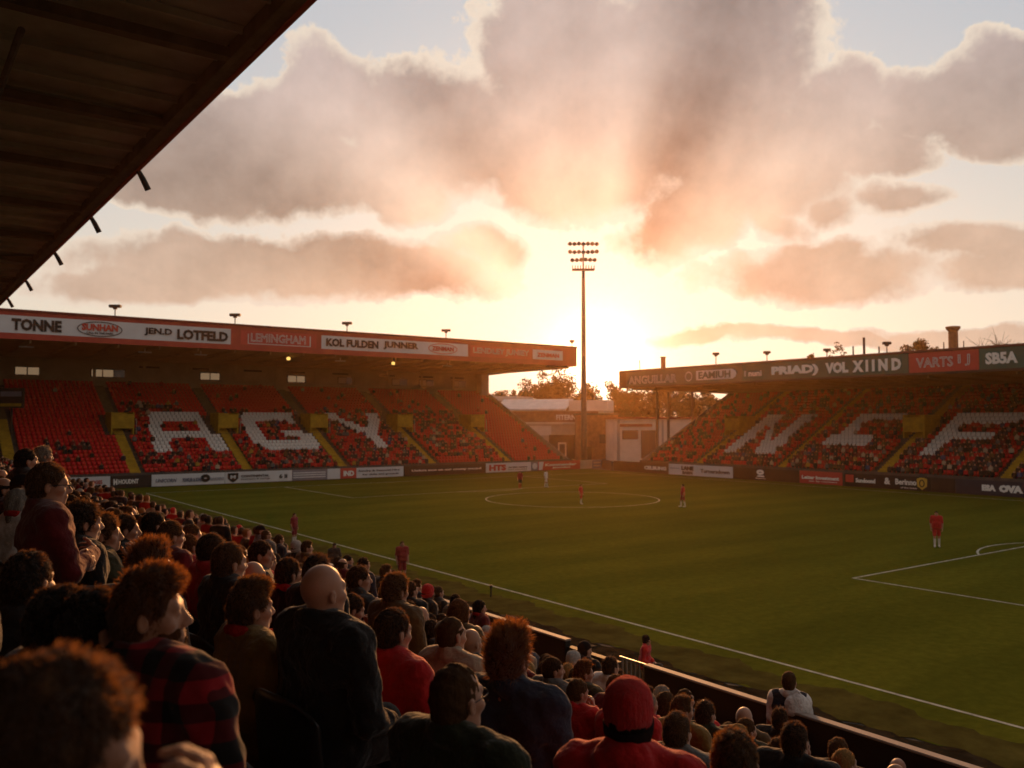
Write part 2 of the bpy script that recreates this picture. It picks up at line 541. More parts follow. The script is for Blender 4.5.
# ------------------------------------------------------------------ ground, pitch, markings
def pitch_material():
    m_ = bpy.data.materials.new('pitch_grass')
    m_.use_nodes = True
    nt = m_.node_tree; N, L = nt.nodes, nt.links
    b = N['Principled BSDF']
    b.inputs['Roughness'].default_value = 0.85
    b.inputs['Specular IOR Level'].default_value = 0.0
    tc = N.new('ShaderNodeTexCoord')
    def noise(scale, det=6, st=None):
        n = N.new('ShaderNodeTexNoise'); n.inputs['Scale'].default_value = scale; n.inputs['Detail'].default_value = det
        n.inputs['Roughness'].default_value = 0.65
        s = tc.outputs['Object']
        if st:
            mp = N.new('ShaderNodeMapping'); mp.inputs['Scale'].default_value = st
            L.new(s, mp.inputs['Vector']); s = mp.outputs[0]
        L.new(s, n.inputs['Vector'])
        return n.outputs['Fac']
    def ramp(f, p0, c0, p1, c1):
        r = N.new('ShaderNodeValToRGB')
        r.color_ramp.elements[0].position = p0; r.color_ramp.elements[0].color = c0 + (1,)
        r.color_ramp.elements[1].position = p1; r.color_ramp.elements[1].color = c1 + (1,)
        L.new(f, r.inputs[0]); return r.outputs[0]
    def mixc(f, a, bb, mode='MIX'):
        n = N.new('ShaderNodeMix'); n.data_type = 'RGBA'; n.blend_type = mode
        if isinstance(f, float): n.inputs['Factor'].default_value = f
        else: L.new(f, n.inputs['Factor'])
        L.new(a, n.inputs[6]); L.new(bb, n.inputs[7]); return n.outputs[2]
    base = ramp(noise(0.09, 8, (1.0, 2.2, 1)), 0.32, (0.066, 0.076, 0.010), 0.70, (0.098, 0.104, 0.013))
    fine = ramp(noise(3.0, 6), 0.3, (0.78, 0.78, 0.78), 0.75, (1.2, 1.2, 1.15))
    c = mixc(1.0, base, fine, 'MULTIPLY')
    # mown bands run across the pitch
    wv = N.new('ShaderNodeTexWave'); wv.wave_type = 'BANDS'; wv.bands_direction = 'Y'; wv.wave_profile = 'SIN'
    wv.inputs['Scale'].default_value = 0.055; wv.inputs['Distortion'].default_value = 0.8
    wv.inputs['Detail'].default_value = 2
    L.new(tc.outputs['Object'], wv.inputs['Vector'])
    band = ramp(wv.outputs['Fac'], 0.35, (0.93, 0.94, 0.93), 0.65, (1.06, 1.05, 1.03))
    c = mixc(1.0, c, band, 'MULTIPLY')
    wear = ramp(noise(0.30, 7), 0.60, (0, 0, 0), 0.78, (1, 1, 1))
    bw = N.new('ShaderNodeRGBToBW'); L.new(wear, bw.inputs[0])
    mm = N.new('ShaderNodeMath'); mm.operation = 'MULTIPLY'; L.new(bw.outputs[0], mm.inputs[0]); mm.inputs[1].default_value = 0.30
    rgb = N.new('ShaderNodeRGB'); rgb.outputs[0].default_value = (0.075, 0.062, 0.018, 1)
    c = mixc(mm.outputs[0], c, rgb.outputs[0])
    L.new(c, b.inputs['Base Color'])
    bp = N.new('ShaderNodeBump'); bp.inputs['Strength'].default_value = 0.5; bp.inputs['Distance'].default_value = 0.05
    L.new(noise(9.0, 6), bp.inputs['Height']); L.new(bp.outputs[0], b.inputs['Normal'])
    return m_


M['pitch'] = pitch_material()
M['verge'] = mat('worn_verge_turf', (0.062, 0.055, 0.014), 0.95, 0.45, 0.9, 0.6, 6, spec=0.0)
M['track'] = mat('damp_earth_track', (0.024, 0.019, 0.012), 0.95, 0.6, 1.6, 0.8, 5, spec=0.0)
M['line'] = mat('pitch_line_paint', (0.40, 0.40, 0.33), 0.9, 0.35, 2.5, spec=0.0)
M['ground'] = mat('ground', (0.05, 0.045, 0.035), 0.95, 0.3, 0.1)

MB().quad((-1500, -1500, -0.01), (1500, -1500, -0.01), (1500, 1500, -0.01), (-1500, 1500, -0.01)).build('ground', M['ground'], kind='structure')
MB().quad((18.7, -25, 0.004), (85.4, -25, 0.004), (85.4, 98.4, 0.004), (18.7, 98.4, 0.004)).build('pitch', M['pitch'], kind='structure')


def wob(y, s):
    return 0.16 * math.sin(y * 1.3 + s) + 0.10 * math.sin(y * 3.7 + 2 * s) + 0.06 * math.sin(y * 9.1 + s)


ys = np.arange(-25, 98.4, 0.25)
v, f = [], []
for i, y in enumerate(ys):
    v += [(18.55 + wob(y, 1), y, 0.008), (20.35 + 1.3 * wob(y, 4), y, 0.008)]
    if i: f.append((2 * i - 2, 2 * i - 1, 2 * i + 1, 2 * i))
MB().add(v, f).build('verge_path', M['verge'], kind='structure')
v, f = [], []
for i, y in enumerate(ys):
    v += [(10.3, y, 0.012), (18.6 + wob(y, 2), y, 0.012)]
    if i: f.append((2 * i - 2, 2 * i - 1, 2 * i + 1, 2 * i))
MB().add(v, f).build('track_path', M['track'], kind='structure')

LZ = 0.010
lb = MB()
TX, FX, NY, FY = 21.36, 82.0, 6.0, 90.2


def lrect(x0, x1, y0, y1):
    # split into short lengths with slightly uneven edges, as chalk lines are
    lb.quad((x0, y0, LZ), (x1, y0, LZ), (x1, y1, LZ), (x0, y1, LZ))


lw = 0.12
lrect(TX - lw, TX, NY, FY)
lrect(FX, FX + lw, NY, FY)
lrect(TX, FX, NY - lw, NY)
lrect(TX, FX, FY, FY + lw)
CX = 51.0
for (y0, y1, sgn) in ((NY, 22.7, 1), (FY, 73.6, -1)):
    a, b_ = min(y0, y1), max(y0, y1)
    lrect(35.5 - lw, 35.5, a + 0.002, b_)
    lrect(67.0, 67.0 + lw, a + 0.002, b_)
    if sgn > 0: lrect(35.502, 66.998, 22.7 - lw, 22.7 - 0.002)
    else: lrect(35.502, 66.998, 73.602, 73.6 + lw)


def arc(cx, cy, r, t0, t1, n):
    for i in range(n):
        a, b_ = t0 + (t1 - t0) * i / n, t0 + (t1 - t0) * (i + 1) / n
        r0, r1 = r - lw, r
        lb.quad((cx + r0 * math.cos(a), cy + r0 * math.sin(a), LZ), (cx + r1 * math.cos(a), cy + r1 * math.sin(a), LZ),
                (cx + r1 * math.cos(b_), cy + r1 * math.sin(b_), LZ), (cx + r0 * math.cos(b_), cy + r0 * math.sin(b_), LZ))


arc(51.1, 60.8, 7.9, 0, 2 * math.pi, 96)
arc(CX, 16.8, 7.15, R(55.6), R(124.4), 32)
arc(CX, 79.4, 7.15, R(234.2), R(305.8), 32)
lb.build('pitch_lines', M['line'], kind='structure')

# ------------------------------------------------------------------ lettering
_fonts = {}


def text_mesh(s, bold=0.0, outline=False, shear=0.0):
    key = (s, bold, outline, shear)
    if key in _fonts: return _fonts[key]
    cu = bpy.data.curves.new('t', 'FONT')
    cu.body = s; cu.size = 1.0; cu.offset = bold; cu.shear = shear
    cu.resolution_u = 2
    if outline:
        cu.fill_mode = 'NONE'; cu.bevel_depth = 0.022; cu.bevel_resolution = 0
    else:
        cu.extrude = 0.02
    ob = bpy.data.objects.new('t', cu); COL.objects.link(ob)
    dg = bpy.context.evaluated_depsgraph_get(); dg.update()
    me = bpy.data.meshes.new_from_object(ob.evaluated_get(dg))
    vs_ = [tuple(q.co) for q in me.vertices]
    fs_ = [tuple(q.vertices) for q in me.polygons]
    bpy.data.objects.remove(ob); bpy.data.curves.remove(cu); bpy.data.meshes.remove(me)
    _fonts[key] = (np.array(vs_), fs_)
    return _fonts[key]


def lettering(parent, s, u0, u1, z0, z1, frame, mt, bold=0.02, outline=False, name='lettering', shear=0.0, depth=0.03, mb=None):
    """text fitted to [u0,u1]x[z0,z1] on a frame(u, z, out) -> xyz"""
    v, f = text_mesh(s, bold, outline, shear)
    lo, hi = v.min(0), v.max(0)
    mb_ = mb or MB()
    pts = [frame(u0 + (p[0] - lo[0]) / (hi[0] - lo[0]) * (u1 - u0), z0 + (p[1] - lo[1]) / (hi[1] - lo[1]) * (z1 - z0), depth * (p[2] - lo[2]) / max(1e-6, hi[2] - lo[2]) + 0.004) for p in v]
    mb_.add(pts, f)
    if mb is None:
        return mb_.build(name, mt, parent)


def fr_end(y):     # boards that face down the pitch (towards -Y)
    return lambda u, z, o: (u, y - o, z)


def fr_side(x):    # boards that face across the pitch (towards -X); u grows to the right as read
    return lambda u, z, o: (x - o, -u, z)


def panel(frame, u0, u1, z0, z1, th, mt, label, cat='sign', group=None, name='advertising_board'):
    mb = MB()
    a = [frame(u0, z0, 0), frame(u1, z0, 0), frame(u1, z1, 0), frame(u0, z1, 0)]
    b_ = [frame(u0, z0, -th), frame(u1, z0, -th), frame(u1, z1, -th), frame(u0, z1, -th)]
    mb.add(a + b_, [(0, 1, 2, 3), (7, 6, 5, 4), (0, 4, 5, 1), (1, 5, 6, 2), (2, 6, 7, 3), (3, 7, 4, 0)])
    return thing(name, mb, mt, label, cat, group)


def ring_mb(frame, uc, zc, ru, rz, w, n=32, o=0.02):
    mb = MB()
    for i in range(n):
        a, b_ = 2 * math.pi * i / n, 2 * math.pi * (i + 1) / n
        mb.add([frame(uc + (ru - w) * math.cos(a), zc + (rz - w) * math.sin(a), o), frame(uc + ru * math.cos(a), zc + rz * math.sin(a), o),
                frame(uc + ru * math.cos(b_), zc + rz * math.sin(b_), o), frame(uc + (ru - w) * math.cos(b_), zc + (rz - w) * math.sin(b_), o)], [(0, 1, 2, 3)])
    return mb


def poly_mb(frame, pts, o=0.015):
    return MB().add([frame(u, z, o) for u, z in pts], [tuple(range(len(pts)))])


# ------------------------------------------------------------------ end stand (far end of the pitch), faces -Y
EB0, EB1 = 10.4, 82.0           # where its seats begin and end in X
M['step_grey'] = mat('grey_brown_steps', (0.13, 0.10, 0.05), 0.85, 0.3, 1.5)
EY0, EROWS, EPIT, ERISE, EZ0 = 99.6, 27, 0.81, 0.396, 1.15
AISLES_E = [11.0, 22.6, 34.9, 47.0, 60.0, 72.4]
YB = EY0 + EROWS * EPIT         # back wall
ZB = EZ0 + EROWS * ERISE
M['roof_far'] = mat('roof_lining_brown', (0.30, 0.21, 0.12), 0.75, 0.25, 0.7)
es = empty('football_stand', (46, 110, 0), 'covered stand across the far end, white letters ACY in its red seats', 'stand')


def terrace(y0, z0, rows, pit, rise):
    poly = [(y0 - 0.5, 0.0), (y0 - 0.5, z0)]
    for i in range(rows):
        poly += [(y0 + i * pit, z0 + i * rise), (y0 + (i + 1) * pit, z0 + i * rise)]
    poly += [(y0 + rows * pit, 0.0)]
    return poly


MB().prism(terrace(EY0, EZ0, EROWS, EPIT, ERISE), 0, 4.0, EB1 + 0.6).build('terrace', M['concrete_dark'], es)
MB().box(4.0, EB1 + 0.6, YB + 0.002, YB + 0.4, 0, 15.2).build('back_wall', M['cream_wall'], es)
# pilasters on the back wall
for x in np.arange(10, 83, 6.05):
    MB().box(x - 0.18, x + 0.18, YB - 0.12, YB + 0.0, ZB, 15.0).build('pilaster', M['cream_wall'], es)
# windows in the back wall
for (pc, n, lit) in [(14.5, 2, 1), (91, 3, 1), (200, 2, 1), (287.5, 2, 1), (338, 2, 0), (392, 2, 0), (419, 2, 0), (452, 2, 0)]:
    d_ = ray(pc, 375); px = d_[0] * YB / d_[1]
    wf = MB().box(px - 0.05, px + n * 1.35 + 0.05, YB - 0.05, YB - 0.001, 12.75, 13.85).build('window', M['brown_board'], es)
    for k in range(n):
        on = lit and k < 2
        MB().box(px + k * 1.35 + 0.07, px + (k + 1) * 1.35 - 0.07, YB - 0.075, YB - 0.052, 12.85, 13.75).build('pane', M['window_lit'] if on else M['dark_glass'] if (k + lit) % 2 else M['pale_wall'], wf)
# faint raised lettering and fittings above the windows
for x in (27.5, 34.0, 41.5, 48, 55, 63, 70, 76):
    MB().box(x, x + 2.6, YB - 0.10, YB - 0.001, 14.15, 14.4).build('wall_fitting', M['brown_board'], es)
# end screen wall that closes the side of the terrace
poly = [(EY0 - 0.5, 0), (EY0 - 0.5, EZ0 + 0.35), (YB + 0.4, ZB + 0.9), (YB + 0.4, 0)]
MB().prism(poly, 0, EB1 + 0.602, EB1 + 0.85).build('side_wall', M['concrete'], es)
MB().box(EB1 - 0.9, EB1 + 0.598, YB - 1.6, YB - 0.002, ZB - 0.4, 14.98).build('corner_wall', M['pale_wall'], es)
# steel columns under the roof at the back and roof beams
ROOF_X0, ROOF_X1 = 4.0, 84.6
MB().prism([(99.9, 15.55), (99.9, 15.75), (YB + 0.8, 15.35), (YB + 0.8, 15.02)], 0, ROOF_X0, ROOF_X1).build('roof_lining', M['roof_far'], es)
MB().prism([(99.9, 17.9), (99.9, 18.05), (YB + 0.8, 17.3), (YB + 0.8, 15.4), (YB + 0.3, 15.4), (YB + 0.3, 17.1)], 0, ROOF_X0, ROOF_X1 + 0.1).build('roof', M['roof_top'], es)
rb = MB()
for x in np.arange(8, 84, 4.2):
    rb.box(x - 0.09, x + 0.09, 100.2, YB - 0.1, 15.05, 15.38)
rb.build('roof_beam', M['roof_far'], es)
MB().box(ROOF_X0, ROOF_X1 + 0.12, 99.6, 99.88, 15.35, 18.15).build('fascia', M['red_paint'], es)
MB().box(ROOF_X0, ROOF_X1 + 0.16, 99.45, 100.1, 18.152, 18.36).build('roof_trim', M['dark_red'], es)
MB().box(ROOF_X1 - 0.1, ROOF_X1 + 0.14, 99.884, YB + 0.8, 15.36, 18.14).build('gable', M['red_paint'], es)
# front wall under the first row
MB().box(4.0, EB1 + 0.85, 98.75, 98.95, 0, 1.55).build('front_wall', M['concrete_dark'], es)
# yellow gangways
for k, x in enumerate(AISLES_E):
    st = MB(); up_ = MB()
    for i in range(EROWS):
        st_ = st
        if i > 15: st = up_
        y = EY0 + i * EPIT; z = EZ0 + i * ERISE
        st.box(x - 0.55, x + 0.55, y + 0.012, y + EPIT - 0.004, z + 0.004, z + 0.05)
        st.box(x - 0.55, x + 0.55, y + EPIT / 2, y + EPIT - 0.006, z + 0.05, z + 0.22)
        st.box(x - 0.55, x + 0.55, y - 0.006, y + 0.011, z - ERISE + 0.05, z + 0.05)
        st = st_
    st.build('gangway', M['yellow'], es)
    up_.build('upper_gangway', M['step_grey'], es)  # steps above the entrances get a darker grey-brown
VOM_E = [22.6, 34.9, 47.0, 60.0, 72.4]
VR0, VR1 = 11, 15
for x in VOM_E:
    y0 = EY0 + VR0 * EPIT; y1 = EY0 + VR1 * EPIT
    z0 = EZ0 + VR0 * ERISE; z1 = EZ0 + (VR1) * ERISE
    vb = MB()
    vb.box(x - .95, x - .80, y0 - 0.1, y1, z0 + 0.05, z1 + 1.05)
    vb.box(x + 1.40, x + 1.55, y0 - 0.1, y1, z0 + 0.05, z1 + 1.05)
    vb.box(x - .798, x + 1.398, y0 - 0.1, y0 + 0.06, z0 + 0.75, z1 + 0.85)
    vb.box(x - .798, x + 1.398, y1 - 0.12, y1, z0 + 0.5, z1 + 1.05)
    e = vb.build('entrance', M['yellow'], es)
    MB().box(x - .79, x + 1.39, y0 + 0.07, y1 - 0.13, z0 - 0.3, z0 + 0.1).build('opening', M['black_board'], e)
    MB().tube([(x + 1.75, y0 - 0.2, z0 + 0.1), (x + 1.75, y0 - 0.2, z0 + 1.9)], 0.05, 6).build('handrail', M['galv'], e)

# ------------------------------------------------------------------ side stand (opposite), faces -X
SX0, SROWS, SPIT, SRISE, SZ0 = 86.4, 25, 0.81, 0.42, 1.35
SY1, SY0 = 86.6, 16.0
XB = SX0 + SROWS * SPIT
ZSB = SZ0 + SROWS * SRISE
AISLES_S = [77.6, 64.8, 52.0, 39.3, 26.6]
ss = empty('football_stand', (96, 52, 0), 'covered stand along the opposite touchline, white letters NFF in its red seats', 'stand')
MB().prism(terrace(SX0, SZ0, SROWS, SPIT, SRISE), 1, SY0, SY1 + 0.5).build('terrace', M['concrete_dark'], ss)
MB().box(XB + 0.002, XB + 0.4, SY0, SY1 + 0.9, 0, 11.6).build('back_wall', M['brown_board'], ss)
MB().prism([(SX0 - 0.5, 0), (SX0 - 0.5, SZ0 + 0.3), (XB + 0.4, ZSB + 0.8), (XB + 0.4, 0)], 1, SY1 + 0.502, SY1 + 0.75).build('side_wall', M['concrete'], ss)
MB().box(85.7, 85.9, SY0, SY1 + 0.75, 0, 1.7).build('front_wall', M['concrete_dark'], ss)
RY0, RY1 = 14.0, 89.6
MB().prism([(84.4, 11.80), (84.4, 11.98), (XB + 1.2, 11.66), (XB + 1.2, 11.36)], 1, RY0, RY1).build('roof_lining', M['roof_far'], ss)
MB().prism([(84.1, 14.02), (84.1, 14.2), (XB + 1.2, 15.9), (XB + 1.2, 11.7), (XB + 0.9, 11.7), (XB + 0.9, 15.6)], 1, RY0, RY1 + 0.1).build('roof', M['roof_top'], ss)
rb = MB()
for y in np.arange(16, 89, 4.2):
    rb.box(84.6, XB - 0.1, y - 0.09, y + 0.09, 11.42, 11.64)
rb.build('roof_beam', M['roof_far'], ss)
MB().box(84.0, 84.28, RY0, RY1, 11.72, 14.0).build('fascia', M['brown_board'], ss)
MB().box(83.9, 84.5, RY0, RY1 + 0.14, 14.004, 14.018).build('roof_trim', M['dark_red'], ss)
MB().prism([(84.29, 11.75), (84.29, 14.0), (XB + 1.1, 15.6), (XB + 1.1, 11.5)], 1, RY1 - 0.1, RY1 + 0.08).build('gable', M['brown_board'], ss)
for (x, y) in ((90.5, 88.6), (92.6, 88.4), (97.5, 88.2)):
    MB().box(x - 0.14, x + 0.14, y - 0.14, y + 0.14, 0, 11.55).build('column', M['steel'], ss)
for k, y in enumerate(AISLES_S):
    st = MB()
    for i in range(SROWS):
        x = SX0 + i * SPIT; z = SZ0 + i * SRISE
        st.box(x + 0.012, x + SPIT - 0.004, y - 0.55, y + 0.55, z + 0.004, z + 0.05)
        st.box(x + SPIT / 2, x + SPIT - 0.006, y - 0.55, y + 0.55, z + 0.05, z + 0.22)
        st.box(x - 0.006, x + 0.011, y - 0.55, y + 0.55, z - SRISE + 0.05, z + 0.05)
    st.build('gangway', M['yellow'], ss)
for y in (77.6, 52.0, 26.6):
    x0 = SX0 + 9 * SPIT; x1 = SX0 + 13 * SPIT; z0 = SZ0 + 9 * SRISE; z1 = SZ0 + 13 * SRISE
    vb = MB()
    vb.box(x0 - 0.1, x1, y - 1.25, y - 1.10, z0 + 0.05, z1 + 1.0)
    vb.box(x0 - 0.1, x1, y + 1.10, y + 1.25, z0 + 0.05, z1 + 1.0)
    vb.box(x0 - 0.1, x0 + 0.06, y - 1.098, y + 1.098, z0 + 0.75, z1 + 0.7)
    vb.box(x1 - 0.12, x1, y - 1.098, y + 1.098, z0 + 0.5, z1 + 1.0)
    e = vb.build('entrance', M['yellow'], ss)
    MB().box(x0 + 0.07, x1 - 0.13, y - 1.09, y + 1.09, z0 - 0.3, z0 + 0.1).build('opening', M['black_board'], e)

# ------------------------------------------------------------------ seats
def seat_geo():
    mb = MB()
    mb.box(-0.215, 0.215, 0.30, 0.345, 0.40, 0.80)
    mb.box(-0.215, 0.215, -0.02, 0.298, 0.385, 0.43)
    mb.box(-0.03, 0.03, 0.2, 0.26, 0.0, 0.384)
    v = np.array(mb.v)
    v[:8, 1] += (v[:8, 2] - 0.4) * 0.28
    return v, np.array(mb.f)


SV, SF = seat_geo()
GLY = {'A': ["...###########..", "..##############", "..##############", "..###.......####", ".###........####", ".###........####", ".###############", ".###############", ".####.......####", "####........####", "####........####", "####........####"],
       'C': ["..#############.", ".###############", ".###############", "####........####", "####............", "####............", "####....########", "####....########", "####........####", "################", ".###############", "..#############."],
       'Y': ["####........####", "####........####", ".####......####.", "..####....####..", "...####..####...", "....########....", ".....######.....", "......####......", "......####......", "......####......", "......####......", "......####......"],
       'N': ["#####.....####", "#####.....####", "######....####", "######....####", "####.##...####", "####.###..####", "####..##..####", "####...##.####", "####...#######", "####....######", "####....######", "####.....#####"],
       'F': ["##############", "##############", "##############", "####..........", "####..........", "###########...", "###########...", "####..........", "####..........", "####..........", "####.........."],
       'E': ["..############", "..############", "..####........", "..####........", "..####........", "..####........", "###########...", "###########...", "###########..."]}
seats = []      # x, y, z, rz, white letter or None
taken = {}


def letter_at(spec, row, u):
    for (ch, r_top, u0, pitch_) in spec:
        g = GLY[ch]
        rr = r_top - row
        k = int(math.floor((u - u0) / pitch_))
        if 0 <= rr < len(g) and 0 <= k < len(g[0]) and g[rr][k] == '#':
            return ch
    return None


SPEC_E = [('A', 16, 25.4, 0.54), ('C', 16, 37.4, 0.54), ('Y', 16, 50.0, 0.54)]
SPEC_S = [('N', 14, -75.4, 0.56), ('E', 14, -62.6, 0.54), ('F', 14, -49.6, 0.54)]
for i in range(EROWS):
    y = EY0 + i * EPIT; z = EZ0 + i * ERISE
    for x in np.arange(EB0 + 1.3, EB1 - 0.1, 0.5):
        if any(abs(x - a) < 0.80 for a in AISLES_E): continue
        if VR0 - 1 <= i <= VR1 and any(abs(x - a) < 1.85 for a in VOM_E): continue
        seats.append((x, y + 0.28, z, 0.0, letter_at(SPEC_E, i, x), 'E', i))
for i in range(SROWS):
    x = SX0 + i * SPIT; z = SZ0 + i * SRISE
    for y in np.arange(SY0 + 0.3, SY1, 0.5):
        if any(abs(y - a) < 0.80 for a in AISLES_S): continue
        if 8 <= i <= 13 and any(abs(y - a) < 1.85 for a in (77.6, 52.0, 26.6)): continue
        seats.append((x + 0.28, y, z, -math.pi / 2, letter_at(SPEC_S, i, -y), 'S', i))


def merged(inst, V, F, cols=None):
    """many copies of (V,F) at (x,y,z,rz,scale) as flat arrays"""
    A = np.array([(a[0], a[1], a[2], a[3], a[4] if len(a) > 4 else 1.0) for a in inst], float)
    c, s_ = np.cos(A[:, 3]), np.sin(A[:, 3])
    n = len(V)
    X = A[:, 4, None] * (V[None, :, 0] * c[:, None] - V[None, :, 1] * s_[:, None]) + A[:, 0, None]
    Y = A[:, 4, None] * (V[None, :, 0] * s_[:, None] + V[None, :, 1] * c[:, None]) + A[:, 1, None]
    Z = A[:, 4, None] * V[None, :, 2] + A[:, 2, None]
    P = np.stack([X, Y, Z], -1).reshape(-1, 3)
    Q = (F[None] + (np.arange(len(A)) * n)[:, None, None]).reshape(-1, F.shape[1])
    return P, Q


def in_view(p, mx=4, my=4):
    a, b_, d = proj(p)
    return d > 0.1 and -mx < a < 1024 + mx and -my < b_ < 768 + my


reds = [s_ for s_ in seats if not s_[4]]
whites = [s_ for s_ in seats if s_[4]]


def dist(s_):
    return proj(s_[:3])[2]


reds_v = sorted([s_ for s_ in reds if s_[5] == 'S' and in_view(s_[:3])], key=dist)[:150] + \
    sorted([s_ for s_ in reds if s_[5] == 'E' and in_view(s_[:3]) and s_[0] < 22 and proj(s_[:3])[0] > 72], key=dist)[:145]
whites_v = sorted([s_ for s_ in whites if in_view(s_[:3])], key=dist)[:296]
seat_me = mesh_np('red_seat', SV, [SF]); seat_me.materials.append(M['seat_red'])
seat_mw = mesh_np('white_seat', SV, [SF]); seat_mw.materials.append(M['seat_white'])
for s_ in reds_v:
    o = link('red_seat', seat_me, None, None, s_[:3]); o.rotation_euler = (0, 0, s_[3])
    e = s_[5] == 'E'
    tag(o, 'red plastic seat in the rows nearest the corner gangway of the far end stand' if e else 'red plastic seat in the rows behind the dark boards of the opposite stand', 'seat',
        'red seats of the end stand' if e else 'red seats of the opposite stand')
for s_ in whites_v:
    o = link('white_seat', seat_mw, None, None, s_[:3]); o.rotation_euler = (0, 0, s_[3])
    w = {'A': 'letter A in the end stand', 'C': 'letter C in the end stand', 'Y': 'letter Y in the end stand', 'N': 'letter N in the opposite stand', 'E': 'short middle letter in the opposite stand', 'F': 'tall last letter F in the opposite stand'}[s_[4]]
    tag(o, 'white plastic seat in the ' + w, 'seat', 'white seats of the ' + w)
sr, sw = set(reds_v), set(whites_v)
for nm, lst, used, mt, lab in (('red_seats', reds, sr, M['seat_red'], 'remaining rows of red plastic seats filling both far stands'), ('white_seats', whites, sw, M['seat_white'], 'remaining white plastic seats that finish the letters in both far stands')):
    rest = [s_[:4] for s_ in lst if s_ not in used]
    P, Q = merged(rest, SV, SF)
    o = link(nm, mesh_np(nm, P, [Q]), mt)
    tag(o, lab, 'seats', None, 'stuff')
# ------------------------------------------------------------------ signs on the two roof fascias
FE, FS = fr_end(99.59), fr_side(83.99)


def ue(px, y=99.55):       # X on the end-stand plane seen at picture column px
    d = ray(px, 400); return CAM[0] + d[0] * (y / d[1])


def us(px, x=83.95):       # u = -Y on the side-stand plane
    d = ray(px, 400); return -(CAM[1] + d[1] * (x / d[0]))


GF = 'sponsor boards on the end stand fascia'
E0, E1 = 15.95, 17.72
b = panel(FE, ue(-14), ue(230), E0, E1, 0.05, M['white_board'], 'long white fascia board with black lettering TONNE and JEN.D LOTFELD', 'sign', GF, 'fascia_sign')
FB = fr_end(99.53)
lettering(b, 'TONNE', ue(9.5), ue(60), 16.22, 17.45, FB, M['ink'], 0.05)
ec = (ue(75.5) + ue(121)) / 2; er = (ue(121) - ue(75.5)) / 2
ring_mb(FB, ec, 16.82, er, 0.80, 0.09).build('emblem_ring', M['ink'], b)
lettering(b, 'SUNHAN', ec - er * .80, ec + er * .80, 16.62, 17.35, FB, M['ink_red'], 0.05)
lettering(b, 'CALL IN THE PARK', ec - er * .6, ec + er * .6, 16.28, 16.5, FB, M['ink'])
lettering(b, 'JEN.D', ue(143), ue(171), 16.42, 17.3, FB, M['ink'], 0.04)
lettering(b, 'LOTFELD', ue(176), ue(227), 16.2, 17.35, FB, M['ink'], 0.05)
b = panel(FE, ue(240), ue(316), E0 + .05, E1 - .02, 0.05, M['red_board'], 'red fascia board with pale outlined lettering in a rounded frame', 'sign', GF, 'fascia_sign')
lettering(b, 'LEMINGHAM', ue(250), ue(305), 16.4, 17.4, FB, M['white_board'], 0.0, True)
fb_ = MB()
for (u0, u1, z0, z1) in ((ue(247), ue(310), 16.12, 16.2), (ue(247), ue(247.8), 16.2, 17.3), (ue(309), ue(310), 16.2, 17.4)):
    fb_.quad(FB(u0, z0, .02), FB(u1, z0, .02), FB(u1, z1, .02), FB(u0, z1, .02))
fb_.build('border', M['white_board'], b)
b = panel(FE, ue(321), ue(468), E0 + .05, E1 - .06, 0.05, M['white_board'], 'white fascia board with black lettering KOL FULDEN JUNNER and a red oval emblem', 'sign', GF, 'fascia_sign')
lettering(b, 'KOL FULDEN', ue(325.5), ue(378), 16.35, 17.35, FB, M['ink'], 0.05)
lettering(b, 'JUNNER', ue(383), ue(418), 16.35, 17.42, FB, M['ink'], 0.05)
ec = (ue(428) + ue(457)) / 2; er = (ue(457) - ue(428)) / 2
ring_mb(FB, ec, 16.85, er, 0.72, 0.10).build('emblem_ring', M['ink_red'], b)
lettering(b, 'ZENMAN', ec - er * .75, ec + er * .75, 16.55, 17.15, FB, M['ink_red'], 0.04)
b = panel(FE, ue(470), ue(532), E0 + .1, E1 - .12, 0.05, M['red_board'], 'red fascia board with outlined lettering LENDLEY JUNIEY, nearest the roof corner but one', 'sign', GF, 'fascia_sign')
lettering(b, 'LENDLEY JUNIEY', ue(473), ue(529), 16.3, 17.3, FB, M['white_board'], 0.0, True)
b = panel(FE, ue(533), ue(563), E0 + .2, E1 - .18, 0.05, M['white_board'], 'short pale fascia board with a red emblem at the roof corner beside the floodlight mast', 'sign', GF, 'fascia_sign')
lettering(b, 'ZENMAN', ue(537), ue(559), 16.5, 17.1, FB, M['ink_red'], 0.04)

GS = 'sponsor boards on the opposite stand fascia'
S0, S1 = 11.95, 13.92
FB = fr_side(83.93)
b = panel(FS, us(626), us(684), S0, S1, 0.05, M['grey_board'], 'dark fascia board with pale outlined lettering ANGUILLAR at the sunlit roof end', 'sign', GS, 'fascia_sign')
lettering(b, 'ANGUILLAR', us(629), us(677), 12.2, 13.3, FB, M['white_board'], 0.0, True)
b = panel(FS, us(684), us(742), S0, S1, 0.05, M['grey_board'], 'dark fascia board with a pale ring and the word EAMIUH on a white pill', 'sign', GS, 'fascia_sign')
uc = us(689)
ring_mb(FB, uc, 12.85, 0.62, 0.62, 0.14).build('emblem_ring', M['white_board'], b)
u0, u1 = us(696.5), us(737)
pts = [(u0, 12.3), (u1 - .6, 12.3), (u1 - .15, 12.55), (u1, 12.9), (u1 - .15, 13.25), (u1 - .6, 13.5), (u0, 13.5)]
pl = poly_mb(FB, pts).build('plaque', M['white_board'], b)
lettering(b, 'EAMIUH', u0 + .4, u1 - .9, 12.45, 13.35, fr_side(83.91), M['grey_board'], 0.04)
b = panel(FS, us(742), us(909), S0, S1, 0.05, M['green_board'], 'long dark green fascia board with white lettering PRIAD and VOL XIIND', 'sign', GS, 'fascia_sign')
lettering(b, 'I nuni', us(745), us(762), 12.45, 13.15, FB, M['ink_white'], 0.02)
